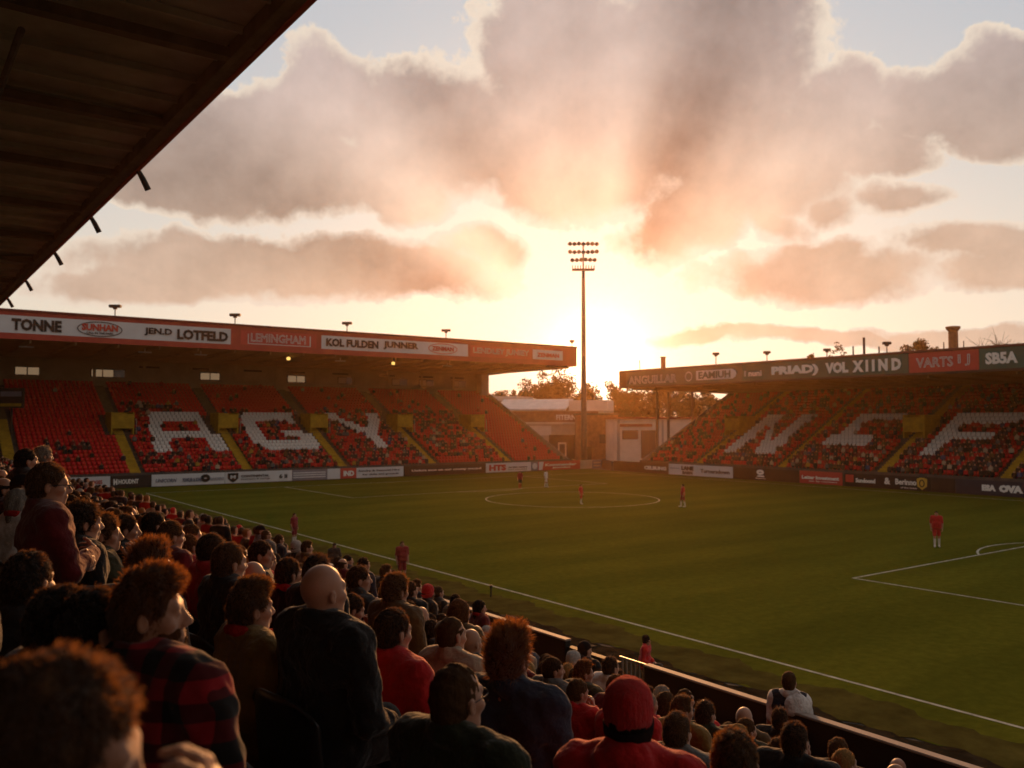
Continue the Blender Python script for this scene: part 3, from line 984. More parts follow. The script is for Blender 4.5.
lettering(b, 'PRIAD)', us(772), us(819), 12.2, 13.45, FB, M['ink_white'], 0.06)
lettering(b, 'VOL', us(826), us(849), 12.3, 13.5, FB, M['ink_white'], 0.06)
lettering(b, 'X I I N D', us(853), us(902), 12.3, 13.55, FB, M['ink_white'], 0.06)
b = panel(FS, us(909.4), us(979.6), S0, S1, 0.05, M['red_board'], 'bright red fascia board with pale outlined lettering VARTS IJ', 'sign', GS, 'fascia_sign')
lettering(b, 'VARTS', us(917), us(954), 12.4, 13.4, FB, M['white_board'], 0.0, True)
lettering(b, 'I J', us(959), us(971), 12.4, 13.5, FB, M['white_board'], 0.0, True)
b = panel(FS, us(980), us(1050), S0, S1, 0.05, M['green_board'], 'dark green fascia board with white lettering SB5A beyond the red board', 'sign', GS, 'fascia_sign')
lettering(b, 'SB5A', us(986.5), us(1019), 12.4, 13.5, FB, M['ink_white'], 0.05)

# ------------------------------------------------------------------ boards round the pitch
GP = 'advertising boards in front of the end stand'
HY = 98.45
FH = fr_end(HY); FT = fr_end(HY - 0.03)


def uh(px): return ue(px, HY)


def board(p0, p1, mt, label, z1=1.32, grp=GP):
    return panel(FH, uh(p0) + .02, uh(p1) - .02, 0.06, z1, 0.06, M[mt], label, 'advertising board', grp)


b = board(20, 69, 'grey_panel', 'plain grey board at the shaded corner behind the seated crowd')
b = board(69, 112, 'white_board', 'white pitchside board with two dark crests and red lettering')
lettering(b, 'BEVERIDGES', uh(81), uh(104), .55, .95, FT, M['ink_red'], .03)
lettering(b, 'of the old road', uh(81), uh(103), .3, .42, FT, M['ink_red'], .01)
for c in (74, 79): ring_mb(FT, uh(c), .7, .35, .35, .3, 12).build('emblem', M['ink'], b)
b = board(112, 153, 'black_board', 'black pitchside board with white lettering HOUDNT')
lettering(b, 'HOUDNT', uh(120), uh(140), .45, .95, FT, M['ink_white'], .04)
lettering(b, 'H', uh(115), uh(119), .4, 1.0, FT, M['ink_white'], .08)
b = board(153, 226, 'white_board', 'long white pitchside board with three faint grey sponsor marks')
lettering(b, 'UNICORN', uh(157), uh(178), .45, .85, FT, M['ink_blue'], .02, False, 'lettering', .3)
lettering(b, 'FOWLER & SONS', uh(184), uh(203), .4, .85, FT, M['ink_blue'], .03)
ring_mb(FT, uh(206.5), .75, .55, .45, .38, 10).build('emblem', M['ink'], b)
lettering(b, 'GARDENS', uh(211), uh(225), .45, .8, FT, M['ink_blue'], .01, True)
b = board(226, 293, 'white_board', 'white pitchside board with a black shield and two lines of small print')
c = uh(234)
poly_mb(FT, [(c - .62, 1.2), (c + .62, 1.2), (c + .6, .6), (c + .3, .3), (c, .15), (c - .3, .3), (c - .6, .6)]).build('shield', M['ink'], b)
lettering(b, 'M', c - .3, c + .3, .55, .95, fr_end(HY - .05), M['white_board'], .04)
lettering(b, 'CONTINENTAL', uh(242), uh(270), .68, .95, FT, M['ink'], .03)
lettering(b, 'insurance & savings', uh(242), uh(271), .35, .55, FT, M['ink'], .01)
lettering(b, '6 II', uh(280), uh(288), .4, .9, FT, M['ink'], .03)
b = board(293, 328, 'grey_panel', 'grey pitchside board with pale horizontal stripes')
sb = MB()
for z in (.35, .62, .88):
    sb.quad(FT(uh(294), z, .01), FT(uh(326), z, .01), FT(uh(326), z + .14, .01), FT(uh(294), z + .14, .01))
sb.build('stripe', M['white_board'], b)
b = board(328, 341, 'white_board', 'short blank white pitchside board beside the red one')
b = board(341, 357, 'red_board', 'small red pitchside board with white lettering IND')
lettering(b, 'IND', uh(344), uh(354.5), .35, 1.0, FT, M['ink_white'], .05)
b = board(357, 404, 'white_board', 'white pitchside board with two lines of dark slanted print')
lettering(b, 'Sundry & Seasonal Hire', uh(359), uh(400), .75, 1.05, FT, M['ink'], .02)
lettering(b, 'for clubs and grounds', uh(363), uh(399), .3, .58, FT, M['ink'], .02)
b = board(404, 486, 'brown_board', 'long dark pitchside board with one line of white script')
lettering(b, 'Uwlcra scot on our county ground', uh(412), uh(481), .5, .85, FT, M['ink_white'], .03)
b = board(486, 531, 'white_board', 'white pitchside board with red blocks and a green line behind the far players')
lettering(b, 'HTS', uh(489), uh(506), .25, 1.1, FT, M['ink_red'], .06)
lettering(b, 'garden centre', uh(508), uh(527), .5, .8, FT, M['ink'], .03)
lettering(b, 'and nursery', uh(508), uh(527), .25, .42, FT, M['green_board'], .03)
b = board(531, 538, 'grey_panel', 'narrow grey pitchside board with a white disc')
ring_mb(FT, uh(534.5), .7, .45, .45, .42, 14).build('emblem', M['white_board'], b)
b = board(538, 580, 'red_board', 'red and white pitchside board under the corner of the end stand')
lettering(b, 'Kommender', uh(545), uh(576), .62, 1.0, FT, M['ink_white'], .03)
lettering(b, 'Jamming', uh(552), uh(570), .25, .5, FT, M['ink_white'], .03)
poly_mb(FT, [(uh(538.6), .1), (uh(542), .1), (uh(543.5), 1.28), (uh(538.6), 1.28)]).build('stripe', M['white_board'], b)
b = board(580, 592, 'pale_wall', 'plain pale pitchside board below the floodlight mast')
b = board(592, 601.5, 'grey_panel', 'small grey pitchside board with two pale bars in the far corner')
sb = MB()
for z in (.3, .75): sb.quad(FT(uh(593), z, .01), FT(uh(600), z, .01), FT(uh(600), z + .25, .01), FT(uh(593), z + .25, .01))
sb.build('stripe', M['pale_wall'], b)

GQ = 'advertising boards in front of the opposite stand'
HX = 85.2
FH2 = fr_side(HX); FT2 = fr_side(HX - 0.03)


def uq(px): return us(px, HX)


def board2(p0, p1, mt, label):
    return panel(FH2, uq(p0) + .02, uq(p1) - .02, 0.06, 1.45, 0.06, M[mt], label, 'advertising board', GQ)


b = board2(613, 668, 'brown_board', 'dark pitchside board with white lettering CELBUNG')
lettering(b, 'CELBUNG', uq(644), uq(666), .5, 1.0, FT2, M['ink_white'], .06)
b = board2(668, 732, 'white_board', 'long white pitchside board with a black mark and the word Turnersdown')
lettering(b, 'LANE', uq(681), uq(693), .7, 1.25, FT2, M['ink'], .08)
lettering(b, 'BARN', uq(682), uq(692), .2, .6, FT2, M['ink'], .06)
lettering(b, 'Turnersdown', uq(700), uq(729), .5, 1.0, FT2, M['ink'], .03)
lettering(b, 'general stores', uq(670), uq(679), .8, 1.0, FT2, M['ink_blue'], .01)
b = board2(732, 798, 'brown_board', 'dark brown pitchside board with a small white crown emblem')
ring_mb(FT2, uq(759.5), 1.0, .55, .32, .28, 14).build('emblem', M['ink_white'], b)
poly_mb(FT2, [(uq(756), .45), (uq(764), .45), (uq(763), .62), (uq(757), .62)]).build('emblem_base', M['ink_white'], b)
lettering(b, 'kingsmere', uq(755), uq(765), .2, .33, FT2, M['ink_white'], .02)
b = board2(798.5, 841, 'red_board', 'red pitchside board with a line of white print')
lettering(b, 'Letter Investment', uq(801), uq(838), .55, .95, FT2, M['ink_white'], .04)
lettering(b, 'est. by members', uq(808), uq(836), .25, .42, FT2, M['ink_white'], .01)
b = board2(843, 929, 'black_board', 'black pitchside board with a red block, Sundoond, Berinno and a gold crest')
poly_mb(FT2, [(uq(844.5), .5), (uq(852.5), .5), (uq(852.5), 1.3), (uq(844.5), 1.3)]).build('red_block', M['ink_red'], b)
lettering(b, 'Sundoond', uq(854.5), uq(874), .5, .98, FT2, M['ink_white'], .05)
lettering(b, '&', uq(883), uq(889), .5, 1.2, FT2, M['ink_white'], .03)
lettering(b, 'Berinno', uq(894), uq(915), .55, 1.15, FT2, M['ink_white'], .03)
lettering(b, 'of the town', uq(899), uq(915), .2, .35, FT2, M['ink_white'], .01)
c = uq(920.5)
poly_mb(FT2, [(c - .55, 1.25), (c - .2, 1.38), (c + .2, 1.38), (c + .55, 1.25), (c + .5, .5), (c, .15), (c - .5, .5)]).build('crest', M['ink_gold'], b)
ring_mb(fr_side(HX - .05), c, .8, .3, .4, .12, 14).build('crest_mark', M['black_board'], b)
b = board2(929.4, 953, 'brown_board', 'plain dark brown pitchside board beside the gold crest')
b = board2(953.4, 1060, 'navy_board', 'dark navy pitchside board with white lettering ESA OVA')
lettering(b, 'ESA', uq(980), uq(994), .45, 1.05, FT2, M['ink_white'], .08)
lettering(b, 'OVA', uq(997), uq(1021), .4, 1.1, FT2, M['ink_white'], .09)

# ------------------------------------------------------------------ floodlights and lamps
def roof_lamp(px, py_base, py_top, depth, label, wide=1.0):
    p = at(px, py_base, depth); t = at(px, py_top, depth)
    h = t[2] - p[2] + 0.8
    e = empty('roof_floodlight', (p[0], p[1], p[2] - 0.8), label, 'floodlight', 'small floodlights on the stand roofs')
    MB().tube([(p[0], p[1], p[2] - .8), (p[0], p[1], p[2] - .8 + h)], 0.06, 8).build('post', M['steel_dark'], e)
    c = np.array([p[0], p[1], p[2] - .8 + h])
    MB().obox(c, RT, (FW[0], FW[1], 0), (0, 0, 1), .62 * wide, .25, .16).build('lamp_head', M['steel_dark'], e, bevel=.04)
    MB().obox(c + np.array([0, 0, -.25]), RT, (FW[0], FW[1], 0), (0, 0, 1), .2, .1, .09).build('bracket', M['steel_dark'], e)


for px, d, lab in ((115, 98, 'small floodlight on the end stand roof above the oval emblem'), (235, 106, 'small floodlight on the end stand roof where the white board meets the red'),
                   (347, 116, 'small floodlight on the end stand roof above the words KOL FULDEN'), (446, 126, 'small floodlight on the end stand roof above the second oval emblem')):
    b_ = ue(px, 100.5); X, Y = b_, 100.5
    yb = proj((X, Y, 18.3))[1]
    roof_lamp(px, yb, yb - 11 * 100 / d, proj((X, Y, 18))[2], lab)
roof_lamp(572, 352, 341, 133, 'slender lamp on the roof corner beside the floodlight mast', .6)
for px, up_, d_, lab in ((716, 11, 90, 'saucer lamp on the opposite roof above the white pill board'), (767, 9, 92, 'saucer lamp on the opposite roof above the word PRIAD'), (887, 10, 92, 'saucer lamp on the opposite roof above the word XIIND'), (827, 8, 100, 'twin lamp on the opposite roof beside the rooftop trees')):
    u = us(px, d_); p = np.array([d_, -u, 14.2 + (d_ - 84.1) * 0.076])
    x_, yb, dd = proj(p)
    roof_lamp(px, yb, yb - up_, dd, lab, .7)
for k, (px, top, base, d_, w_) in enumerate(((663.5, 361, 372, 94, .35), (854, 346, 356, 105, .10), (865, 338, 356, 104, .16), (640, 361, 371, 92, .06), (880, 347, 355, 106, .10), (909, 346, 354, 106, .07), (945, 344, 352, 106, .07), (965, 344, 352, 106, .06))):
    u = us(px, d_); p = np.array([d_, -u, 14.2 + (d_ - 84.1) * 0.076])
    x_, yb, dd = proj(p)
    h = (yb - 384 - (yb - (base - top)) + 384) * dd / FPX
    t_ = MB().tube([(p[0], p[1], p[2] - .3), (p[0], p[1], p[2] + h)], w_, 8)
    if k == 0:
        t_.tube([(p[0], p[1], p[2] + h), (p[0], p[1], p[2] + h + .12)], w_ * 1.25, 8)
    thing('flue_pipe' if k == 0 else 'roof_aerial', t_, M['dark_red'] if k == 0 else M['steel_dark'],
          'short thick flue pipe on the opposite roof near its sunlit end' if k == 0 else ['', 'thin aerial rising between the rooftop trees and the tall rod', 'tallest thin rod on the opposite roof', 'thin aerial at the sunlit end of the opposite roof', 'short rod beside the saucer lamp over the word XIIND', 'thin aerial above the start of the red board', 'thin aerial just before the chimney', 'thin aerial just past the chimney'][k],
          'flue' if k == 0 else 'aerial', None if k == 0 else 'rods and aerials on the opposite roof')
# lit bulkhead lamps under the end roof
for px, lab in ((288, 'yellow lit lamp under the end roof below the outlined red board'), (393, 'yellow lit lamp under the end roof below the word JUNNER')):
    x = ue(px, 103.5)
    e = thing('roof_lamp', MB().tube([(x, 103.5, 14.72), (x, 103.5, 15.0), (x, 103.5, 15.1)], [.22, .24, .12], 10), M['lamp_yellow'], lab, 'lamp', 'yellow lamps under the end roof')
    MB().tube([(x, 103.5, 15.101), (x, 103.5, 15.5)], .05, 6).build('bracket', M['steel_dark'], e)
for px in (25, 144, 200, 340, 447):
    x = ue(px, 104.5)
    thing('strip_lamp', MB().box(x - .7, x + .7, 104.35, 104.65, 14.9, 15.04).box(x - .05, x + .05, 104.45, 104.55, 15.04, 15.4), M['white_board'],
          {25: 'unlit strip lamp under the end roof below the word TONNE', 144: 'unlit strip lamp under the end roof below the start of LOTFELD', 200: 'unlit strip lamp under the end roof below the end of LOTFELD', 340: 'unlit strip lamp under the end roof below the word FULDEN', 447: 'unlit strip lamp under the end roof below the second oval emblem'}[px], 'lamp', 'unlit strip lamps under the end roof')

# floodlight mast
mb_ = at(584, 460, 135)
mx, my = mb_[0], mb_[1]
mt_ = at(584.5, 240, 135)[2]
e = empty('floodlight_mast', (mx, my, 0), 'tall tapering floodlight mast in front of the setting sun', 'floodlight mast')
MB().tube([(mx, my, 0), (mx, my, 6), (mx, my, 20), (mx, my, mt_ - 4.6)], [.52, .46, .36, .24], 14).tube([(mx, my, mt_ - 4.6), (mx, my, mt_)], .12, 8).build('pole', M['steel'], e, smooth=True)
MB().tube([(mx, my, 0.0), (mx, my, .5)], [.9, .8], 14).build('base', M['concrete'], e)
ax = RT.copy(); ay = np.array([FW[0], FW[1], 0]); ay /= np.linalg.norm(ay)
c = np.array([mx, my, mt_ - 4.4])
pb = MB().obox(c, ax, ay, (0, 0, 1), 1.75, .55, .10)
for s_ in np.linspace(-1.7, 1.7, 9):
    pb.obox(c + ax * s_ + np.array([0, 0, .35]), ax, ay, (0, 0, 1), .03, .53, .30)
pb.build('platform', M['steel_dark'], e)
for k in range(3):
    zc = mt_ - .35 - k * 1.28
    MB().obox((mx, my, zc), ax, ay, (0, 0, 1), 2.45 - .2 * k, .07, .08).build('crossbar', M['steel_dark'], e)
    n = 7 - (k == 2)
    for j in range(n):
        q = np.array([mx, my, zc]) + ax * (j - (n - 1) / 2) * .70 - ay * .18 + np.array([0, 0, rng.uniform(-.06, .06)])
        lampm = MB().tube([q + ay * .28, q, q - ay * .22], [.14, .30, .33], 10)
        lampm.build('lamp', M['steel_dark'], e)

# ------------------------------------------------------------------ corner behind the mast: buildings
def house(px0, px1, ytop, ybase, depth, thick, turn=0.0):
    """frame for a facade facing the pitch: origin, u axis, inward axis"""
    a, b_ = at(px0, ytop, depth), at(px1, ytop, depth + turn)
    u = (b_ - a); L_ = np.linalg.norm(u[:2]); u = np.array([u[0], u[1], 0]) / L_
    n = np.array([-u[1], u[0], 0])
    if n @ FW < 0: n = -n
    return a, u, n, L_, a[2]


def fbox(mb, fr, u0, u1, n0, n1, z0, z1):
    a, u, n, L_, zt = fr
    o = np.array([a[0], a[1], 0])
    return mb.obox(o + u * (u0 + u1) / 2 + n * (n0 + n1) / 2 + np.array([0, 0, (z0 + z1) / 2]), u, n, (0, 0, 1), (u1 - u0) / 2, (n1 - n0) / 2, (z1 - z0) / 2)


fr = house(617, 693, 419, 460, 150, 8, 4)
a, u, n, L_, zt = fr
e = empty('club_house', tuple((a + u * L_ / 2)[:2]) + (0,), 'white rendered club house with a big dark window in the corner by the opposite stand', 'building')
fbox(MB(), fr, 0, L_, 0, 8, 0, zt).build('wall', M['white_wall'], e)
fbox(MB(), fr, -.3, L_ + .3, -.35, 8.3, zt + .003, zt + .35).build('roof', M['dark_red'], e)
fbox(MB(), fr, .5, 6.6, -.10, -.003, zt - 1.35, zt - .85).build('lintel', M['dark_red'], e)
s_ = L_ / 76.0
w = fbox(MB(), fr, 5 * s_, 20.5 * s_, -.08, -.003, zt - 3.5, zt - 1.95).build('window', M['brown_board'], e)
fbox(MB(), fr, 5.8 * s_, 19.7 * s_, -.11, -.082, zt - 3.35, zt - 2.1).build('pane', M['dark_glass'], w)
w = fbox(MB(), fr, 23.5 * s_, 38 * s_, -.08, -.003, .6, zt - 1.95).build('window', M['brown_board'], e)
for q0, q1 in ((24.3, 30.2), (31.0, 37.2)):
    fbox(MB(), fr, q0 * s_, q1 * s_, -.11, -.082, .9, zt - 2.1).build('pane', M['dark_glass'], w)
fbox(MB(), fr, 0.0, .5, -.06, -.003, 0, zt - .2).build('downpipe', M['galv'], e)
fbox(MB(), fr, 44.0 * s_, 46.0 * s_, -.06, -.003, 0, zt - .2).build('downpipe', M['galv'], e)

fr = house(577, 618, 415, 460, 155, 8, 0)
a, u, n, L_, zt = fr
e = empty('brick_building', tuple((a + u * L_ / 2)[:2]) + (0,), 'plain brown brick building between the mast and the white club house', 'building')
fbox(MB(), fr, 0, L_, 0, 8, 0, zt).build('wall', M['brick'], e)
fbox(MB(), fr, -.2, L_ + .2, -.25, 8.2, zt + .003, zt + .3).build('roof', M['concrete_dark'], e)
fbox(MB(), fr, 1.2, 2.6, -.06, -.003, .2, 2.6).build('door', M['brown_board'], e)
fbox(MB(), fr, 4.0, 5.6, -.06, -.003, 3.2, 4.8).build('window', M['dark_glass'], e)

fr = house(496, 604, 411, 460, 165, 10, -6)
a, u, n, L_, zt = fr
e = empty('clubhouse_annexe', tuple((a + u * L_ / 2)[:2]) + (0,), 'low annexe with pale wall, brown upper band and white sheet roof beside the end stand', 'building')
fbox(MB(), fr, 0, L_, 0, 10, 0, zt).build('wall', M['pale_wall'], e)
fbox(MB(), fr, -.2, L_ * .95, -.30, -.003, zt - 2.1, zt - .1).build('band', M['brick'], e)
fbox(MB(), fr, -.2, L_ * .95, -.36, -.003, zt - 2.45, zt - 2.15).build('cornice', M['white_wall'], e)
o_ = np.array([a[0], a[1], 0])
rf = MB()
rf.add([o_ + u * q + n * m_ + np.array([0, 0, z_]) for q in (-.3, L_ * .66) for m_, z_ in ((-.5, zt + .02), (6, zt + 2.2), (6, zt + 2.35), (-.5, zt + .35))],
       [(0, 1, 5, 4), (1, 2, 6, 5), (2, 3, 7, 6), (3, 0, 4, 7), (0, 3, 2, 1), (4, 5, 6, 7)])
rf.build('roof', M['white_roof'], e)
fbox(MB(), fr, L_ * .66, L_ + .2, 2.0, 9, zt + .003, zt + 2.0).build('upper_wall', M['white_wall'], e)
fbox(MB(), fr, L_ * .5, L_ * .82, -.07, -.003, .1, 4.6).build('recess', M['black_board'], e)
d_ = fbox(MB(), fr, L_ * .585, L_ * .66, -.14, -.075, .1, 3.2).build('door', M['white_wall'], e)
fbox(MB(), fr, L_ * .597, L_ * .648, -.17, -.142, .3, 2.9).build('door_pane', M['dark_glass'], d_)
frt = lambda uu, z, o: tuple(o_ + u * uu + n * (-.30 - o) + np.array([0, 0, z]))
lettering(e, 'FITERN', L_ * .57, L_ * .75, zt - 1.7, zt - .75, frt, M['white_board'], .03)
fbox(MB(), fr, L_ * .30, L_ * .52, -.06, -.003, zt - 4.6, zt - 2.8).build('wall_panel', M['white_wall'], e)

fr = house(482, 516, 401, 460, 176, 8, -3)
a, u, n, L_, zt = fr
e = empty('pale_shed', tuple((a + u * L_ / 2)[:2]) + (0,), 'pale shed roof showing between the end stand and the annexe', 'building')
fbox(MB(), fr, 0, L_, 0, 8, 0, zt).build('wall', M['pale_wall'], e)
fbox(MB(), fr, -.3, L_ + .3, -.4, 8.3, zt + .003, zt + .9).build('roof', M['white_roof'], e)

# corner wall between the two runs of boards
p0 = np.array([ue(602, HY), HY, 0]); p1 = np.array([HX, -uq(612), 0])
d_ = (p1 - p0); L_ = np.linalg.norm(d_); d_ /= L_; n_ = np.array([-d_[1], d_[0], 0])
thing('corner_wall', MB().obox((p0 + p1) / 2 + np.array([0, 0, .7]), d_, n_, (0, 0, 1), L_ / 2 - .05, .08, .7), M['brown_board'], 'dark low wall closing the corner between the two runs of boards', 'wall')

# chimney beyond the opposite roof
c = at(953.5, 352, 175)
e = empty('brick_chimney', (c[0], c[1], 0), 'round brick chimney stack with a flared cap beyond the opposite roof', 'chimney')
zt = at(953.5, 331, 175)[2]
MB().tube([(c[0], c[1], 0), (c[0], c[1], zt)], [1.0, .9], 16).build('shaft', M['brick'], e, smooth=False)
MB().tube([(c[0], c[1], zt), (c[0], c[1], zt + .5), (c[0], c[1], zt + .9), (c[0], c[1], zt + 1.0)], [.95, 1.35, 1.4, .7], 16).build('cap', M['brick'], e)


# ------------------------------------------------------------------ trees
def tree(px, py_top, depth, wpx, label, leaves=2600, kind='leaf', ground=0.0, bare=False, seed=1, lobes=9, low=0.35, name='broadleaf_tree', leafsize=.28):
    r_ = np.random.default_rng(seed)
    top = at(px, py_top, depth)
    x, y, h = top[0], top[1], top[2]
    rad = wpx * depth / FPX / 2
    e = empty(name, (x, y, 0), label, 'tree', 'trees beyond the ground')
    tb = MB()
    tr = h * .018 + .08
    tb.tube([(x, y, 0), (x + .1, y, h * .35), (x, y + .1, h * .62)], [tr, tr * .75, tr * .4], 8)
    cent = []
    cz0 = h * low
    for k in range(lobes):
        t = 2 * math.pi * k / lobes + r_.uniform(-.4, .4)
        rr = rad * r_.uniform(.25, .72)
        zz = r_.uniform(cz0 + .12 * h, h * .86)
        lr = rad * r_.uniform(.30, .46)
        zz = min(zz, h - lr * .9)
        p = np.array([x + rr * math.cos(t), y + rr * math.sin(t), zz])
        cent.append((p, lr))
        tb.tube([(x, y, h * .30 + .25 * h * r_.uniform(0, 1)), (p + np.array([x, y, p[2]])) / 2 + np.array([0, 0, .02 * h]), p], [tr * .45, tr * .28, tr * .1], 6)
    cent.append((np.array([x, y, h - rad * .42]), rad * .42))
    if bare:
        for p, lr in cent:
            for q in range(16):
                d = r_.normal(size=3); d[2] = abs(d[2]) * .9; d /= np.linalg.norm(d)
                tb.tube([p, p + d * lr * .6, p + (d + r_.normal(size=3) * .25) * lr * 1.2], [.05, .035, .02], 4)
    tb.build('trunk', M['trunk'], e)
    if leaves:
        pts = []
        per = leaves // len(cent)
        for p, lr in cent:
            sub = [p + r_.normal(size=3) * lr * .55 for _ in range(9)]
            for q in range(per):
                b_ = sub[r_.integers(9)]
                d = r_.normal(size=3); d /= np.linalg.norm(d)
                pts.append(b_ + d * lr * .55 * r_.uniform(0, 1) ** .45)
        pts = np.array(pts)
        pts = pts[(pts[:, 2] > cz0) & (pts[:, 2] < h + .25)]
        n_l = len(pts)
        A = r_.normal(size=(n_l, 3)); A /= np.linalg.norm(A, axis=1)[:, None]
        B = np.cross(A, r_.normal(size=(n_l, 3))); B /= np.linalg.norm(B, axis=1)[:, None]
        sz = leafsize * r_.uniform(.6, 1.4, (n_l, 1))
        V = np.stack([pts - A * sz, pts + B * sz * .55, pts + A * sz, pts - B * sz * .55], 1).reshape(-1, 3) - np.array([x, y, 0])
        me = mesh_np('crown', V, [np.arange(4 * n_l).reshape(-1, 4)])
        link('crown', me, M[kind], e)


tree(553, 371, 190, 66, 'tallest rounded tree behind the annexe, left of the floodlight mast', 9000, 'leaf2', seed=3, lobes=12)
tree(522, 388, 185, 34, 'small low tree between the end stand corner and the tallest tree', 5000, 'leaf', seed=4)
tree(500, 392, 195, 40, 'dark bushy tree close behind the end stand corner wall', 5000, 'leaf', seed=14)
tree(590, 384, 200, 44, 'low dark tree right behind the floodlight mast under the sun', 6000, 'leaf', seed=5)
tree(620, 380, 185, 60, 'dense tree under the sunlit end of the opposite roof', 8000, 'leaf', seed=6)
tree(655, 384, 180, 60, 'dense tree behind the white club house window', 8000, 'leaf2', seed=7)
tree(692, 386, 175, 60, 'dense tree behind the club house and roof columns', 8000, 'leaf', seed=8)
tree(568, 396, 205, 70, 'wide low tree mass behind the white sheet roof', 6500, 'leaf', seed=15)
tree(923, 339, 190, 44, 'rounded dark tree rising above the opposite roof beside the chimney', 6500, 'leaf', seed=9, low=.5)
tree(837, 343, 190, 34, 'flat topped tree above the opposite roof near the twin lamp', 1800, 'leaf', seed=10, low=.5)
tree(811, 354, 185, 16, 'low bush showing above the opposite roof below the flat topped tree', 900, 'leaf', seed=11, low=.5)
tree(997, 333, 180, 60, 'leafless tree with fine bare twigs above the opposite roof', 0, 'leaf', bare=True, seed=12, low=.55, name='bare_tree')
# ------------------------------------------------------------------ the stand we sit in
def floor_z(x): return 5.65 - 0.40 * x


NROW = [0.30 + 0.75 * i for i in range(-9, 11)]      # seat rows in X (negative = behind us)
ns = empty('football_stand', (4, 40, 0), 'dark near stand under the big overhanging roof, packed with spectators', 'stand')
poly = [(8.45, -1.0)]
for i in range(len(NROW) - 1, -1, -1):
    xr = NROW[i]
    z = floor_z(xr)
    poly += [(xr + 0.375, z), (xr - 0.375, z)]
poly += [(NROW[0] - 0.375, -1.0)]
poly[0] = (8.55, -1.0); poly.insert(1, (8.55, floor_z(NROW[-1])))
MB().prism(poly, 1, -14, 96).build('terrace', M['concrete_dark'], ns)
MB().box(NROW[0] - 1.0, NROW[0] - 0.6, -14, 96, 0, 14.5).build('back_wall', M['brown_board'], ns)
M['purlin'] = mat('brown_purlin_paint', (0.16, 0.15, 0.13), 0.7, 0.3, 2)
# overhanging roof: lining, cross purlins, long service pipes, edge trim
RX = 4.92
def rz(x): return 13.5 + (RX - x) * 0.02
MB().prism([(RX - .15, rz(RX)), (RX - .15, rz(RX) + .14), (-8.2, rz(-8.2) + .14), (-8.2, rz(-8.2))], 1, -14, 97).build('roof_lining', M['roof_under'], ns)
cm = MB()
for y in np.arange(-13.0, 97, 1.28):      # shallow sheet joints
    cm.box(-8.1, RX - .2, y - .03, y + .03, 13.36, 13.49)
cm.build('sheet_joint', M['roof_under'], ns)
for y in (-9.0, -4.0, 1.0, 6.2, 10.3, 14.6, 18.9, 23.4, 28, 33, 38, 44, 50, 57, 64, 72, 80, 88):
    MB().box(-8.1, RX - .16, y - .12, y + .12, 13.18, 13.36).build('purlin', M['purlin'], ns)
pipe = MB()
for (x, y0, y1) in ((0.2, 5, 13.9), (1.6, 15, 22.5), (1.0, 24, 60), (3.6, -5, 9.5)):
    pipe.tube([(x, y0, 13.02), (x, y1, 13.02)], .06, 8)
pipe.build('service_pipe', M['steel'], ns)
MB().box(RX - .15, RX + .02, -14, 97, 13.22, 14.1).build('fascia', M['steel'], ns)
MB().box(RX - .28, RX - .16, -14, 97, 13.16, 13.44).build('edge_beam', M['purlin'], ns)
MB().box(RX + .021, RX + .12, -14, 97, 13.20, 13.32).build('gutter', M['red_paint'], ns)
MB().box(-6.0, -4.6, 18.2, 18.5, 12.7, 13.0).build('sign_bracket', M['steel_dark'], ns)
for k, y in enumerate((22.6, 28.6, 35.4, 43.2, 50.0, 58, 67)):
    e = MB().tube([(RX + .05, y, 13.30), (RX + .22, y + .06, 13.05), (RX + .36, y + .10, 12.80)], [.055, .075, .08], 10)
    o = thing('edge_lamp', e, M['steel_dark'], ['stubby lamp tube hanging from the near roof edge, largest of the line', 'second largest lamp tube hanging from the near roof edge', 'lamp tube hanging midway along the near roof edge', 'small lamp tube on the near roof edge, next to the one midway', 'very small lamp tube far along the near roof edge', 'tiny lamp tube hanging second from the far end of the near roof edge', 'tiniest lamp tube at the far end of the near roof edge'][k], 'lamp', 'lamp tubes along the near roof edge')
    MB().box(RX - .02 + .04, RX + .2, y - .06, y + .06, 13.36, 13.42).build('bracket', M['steel_dark'], o)
# parapet at the front of the stand, coping, gate, walkway behind it
WX, WZ = 8.6, 3.66
pw = empty('parapet_wall', (WX, 40, 2.3), 'black parapet wall with pale worn coping between the crowd and the pitch', 'wall')
for k, (a, b_) in enumerate(((10.4, 96), (9.26, 10.36), (-14, 8.70))):
    low = .10 * (k == 1)
    MB().box(WX, WX + .10, a, b_, 2.2, WZ - .03 - low).build('wall_panel', M['wall_black'], pw)
    MB().box(WX - .012, WX + .112, a - .01, b_ + .01, WZ - .028 - low, WZ - low).build('coping', M['coping'] if k != 1 else M['wall_black'], pw, bevel=.008)
    for y in np.arange(max(a, -2) + 1.2, min(b_, 30), 2.4):
        MB().box(WX - .02, WX - .001, y - .04, y + .04, 2.3, WZ - .1).build('batten', M['wall_black'], pw)
gt = MB()
for y in np.arange(8.76, 9.22, .085):
    gt.tube([(WX + .05, y, 2.3), (WX + .05, y, WZ - .02)], .012, 6)
gt.tube([(WX + .05, 8.72, WZ - .02), (WX + .05, 9.24, WZ - .02)], .018, 6).tube([(WX + .05, 8.72, 2.45), (WX + .05, 9.24, 2.45)], .018, 6)
thing('barred_gate', gt, M['galv'], 'low barred steel gate in the gap of the black parapet wall', 'gate')
MB().box(WX + .115, 10.3, -14, 96, -1, 2.40).build('walkway', M['concrete_dark'], None, kind='structure')
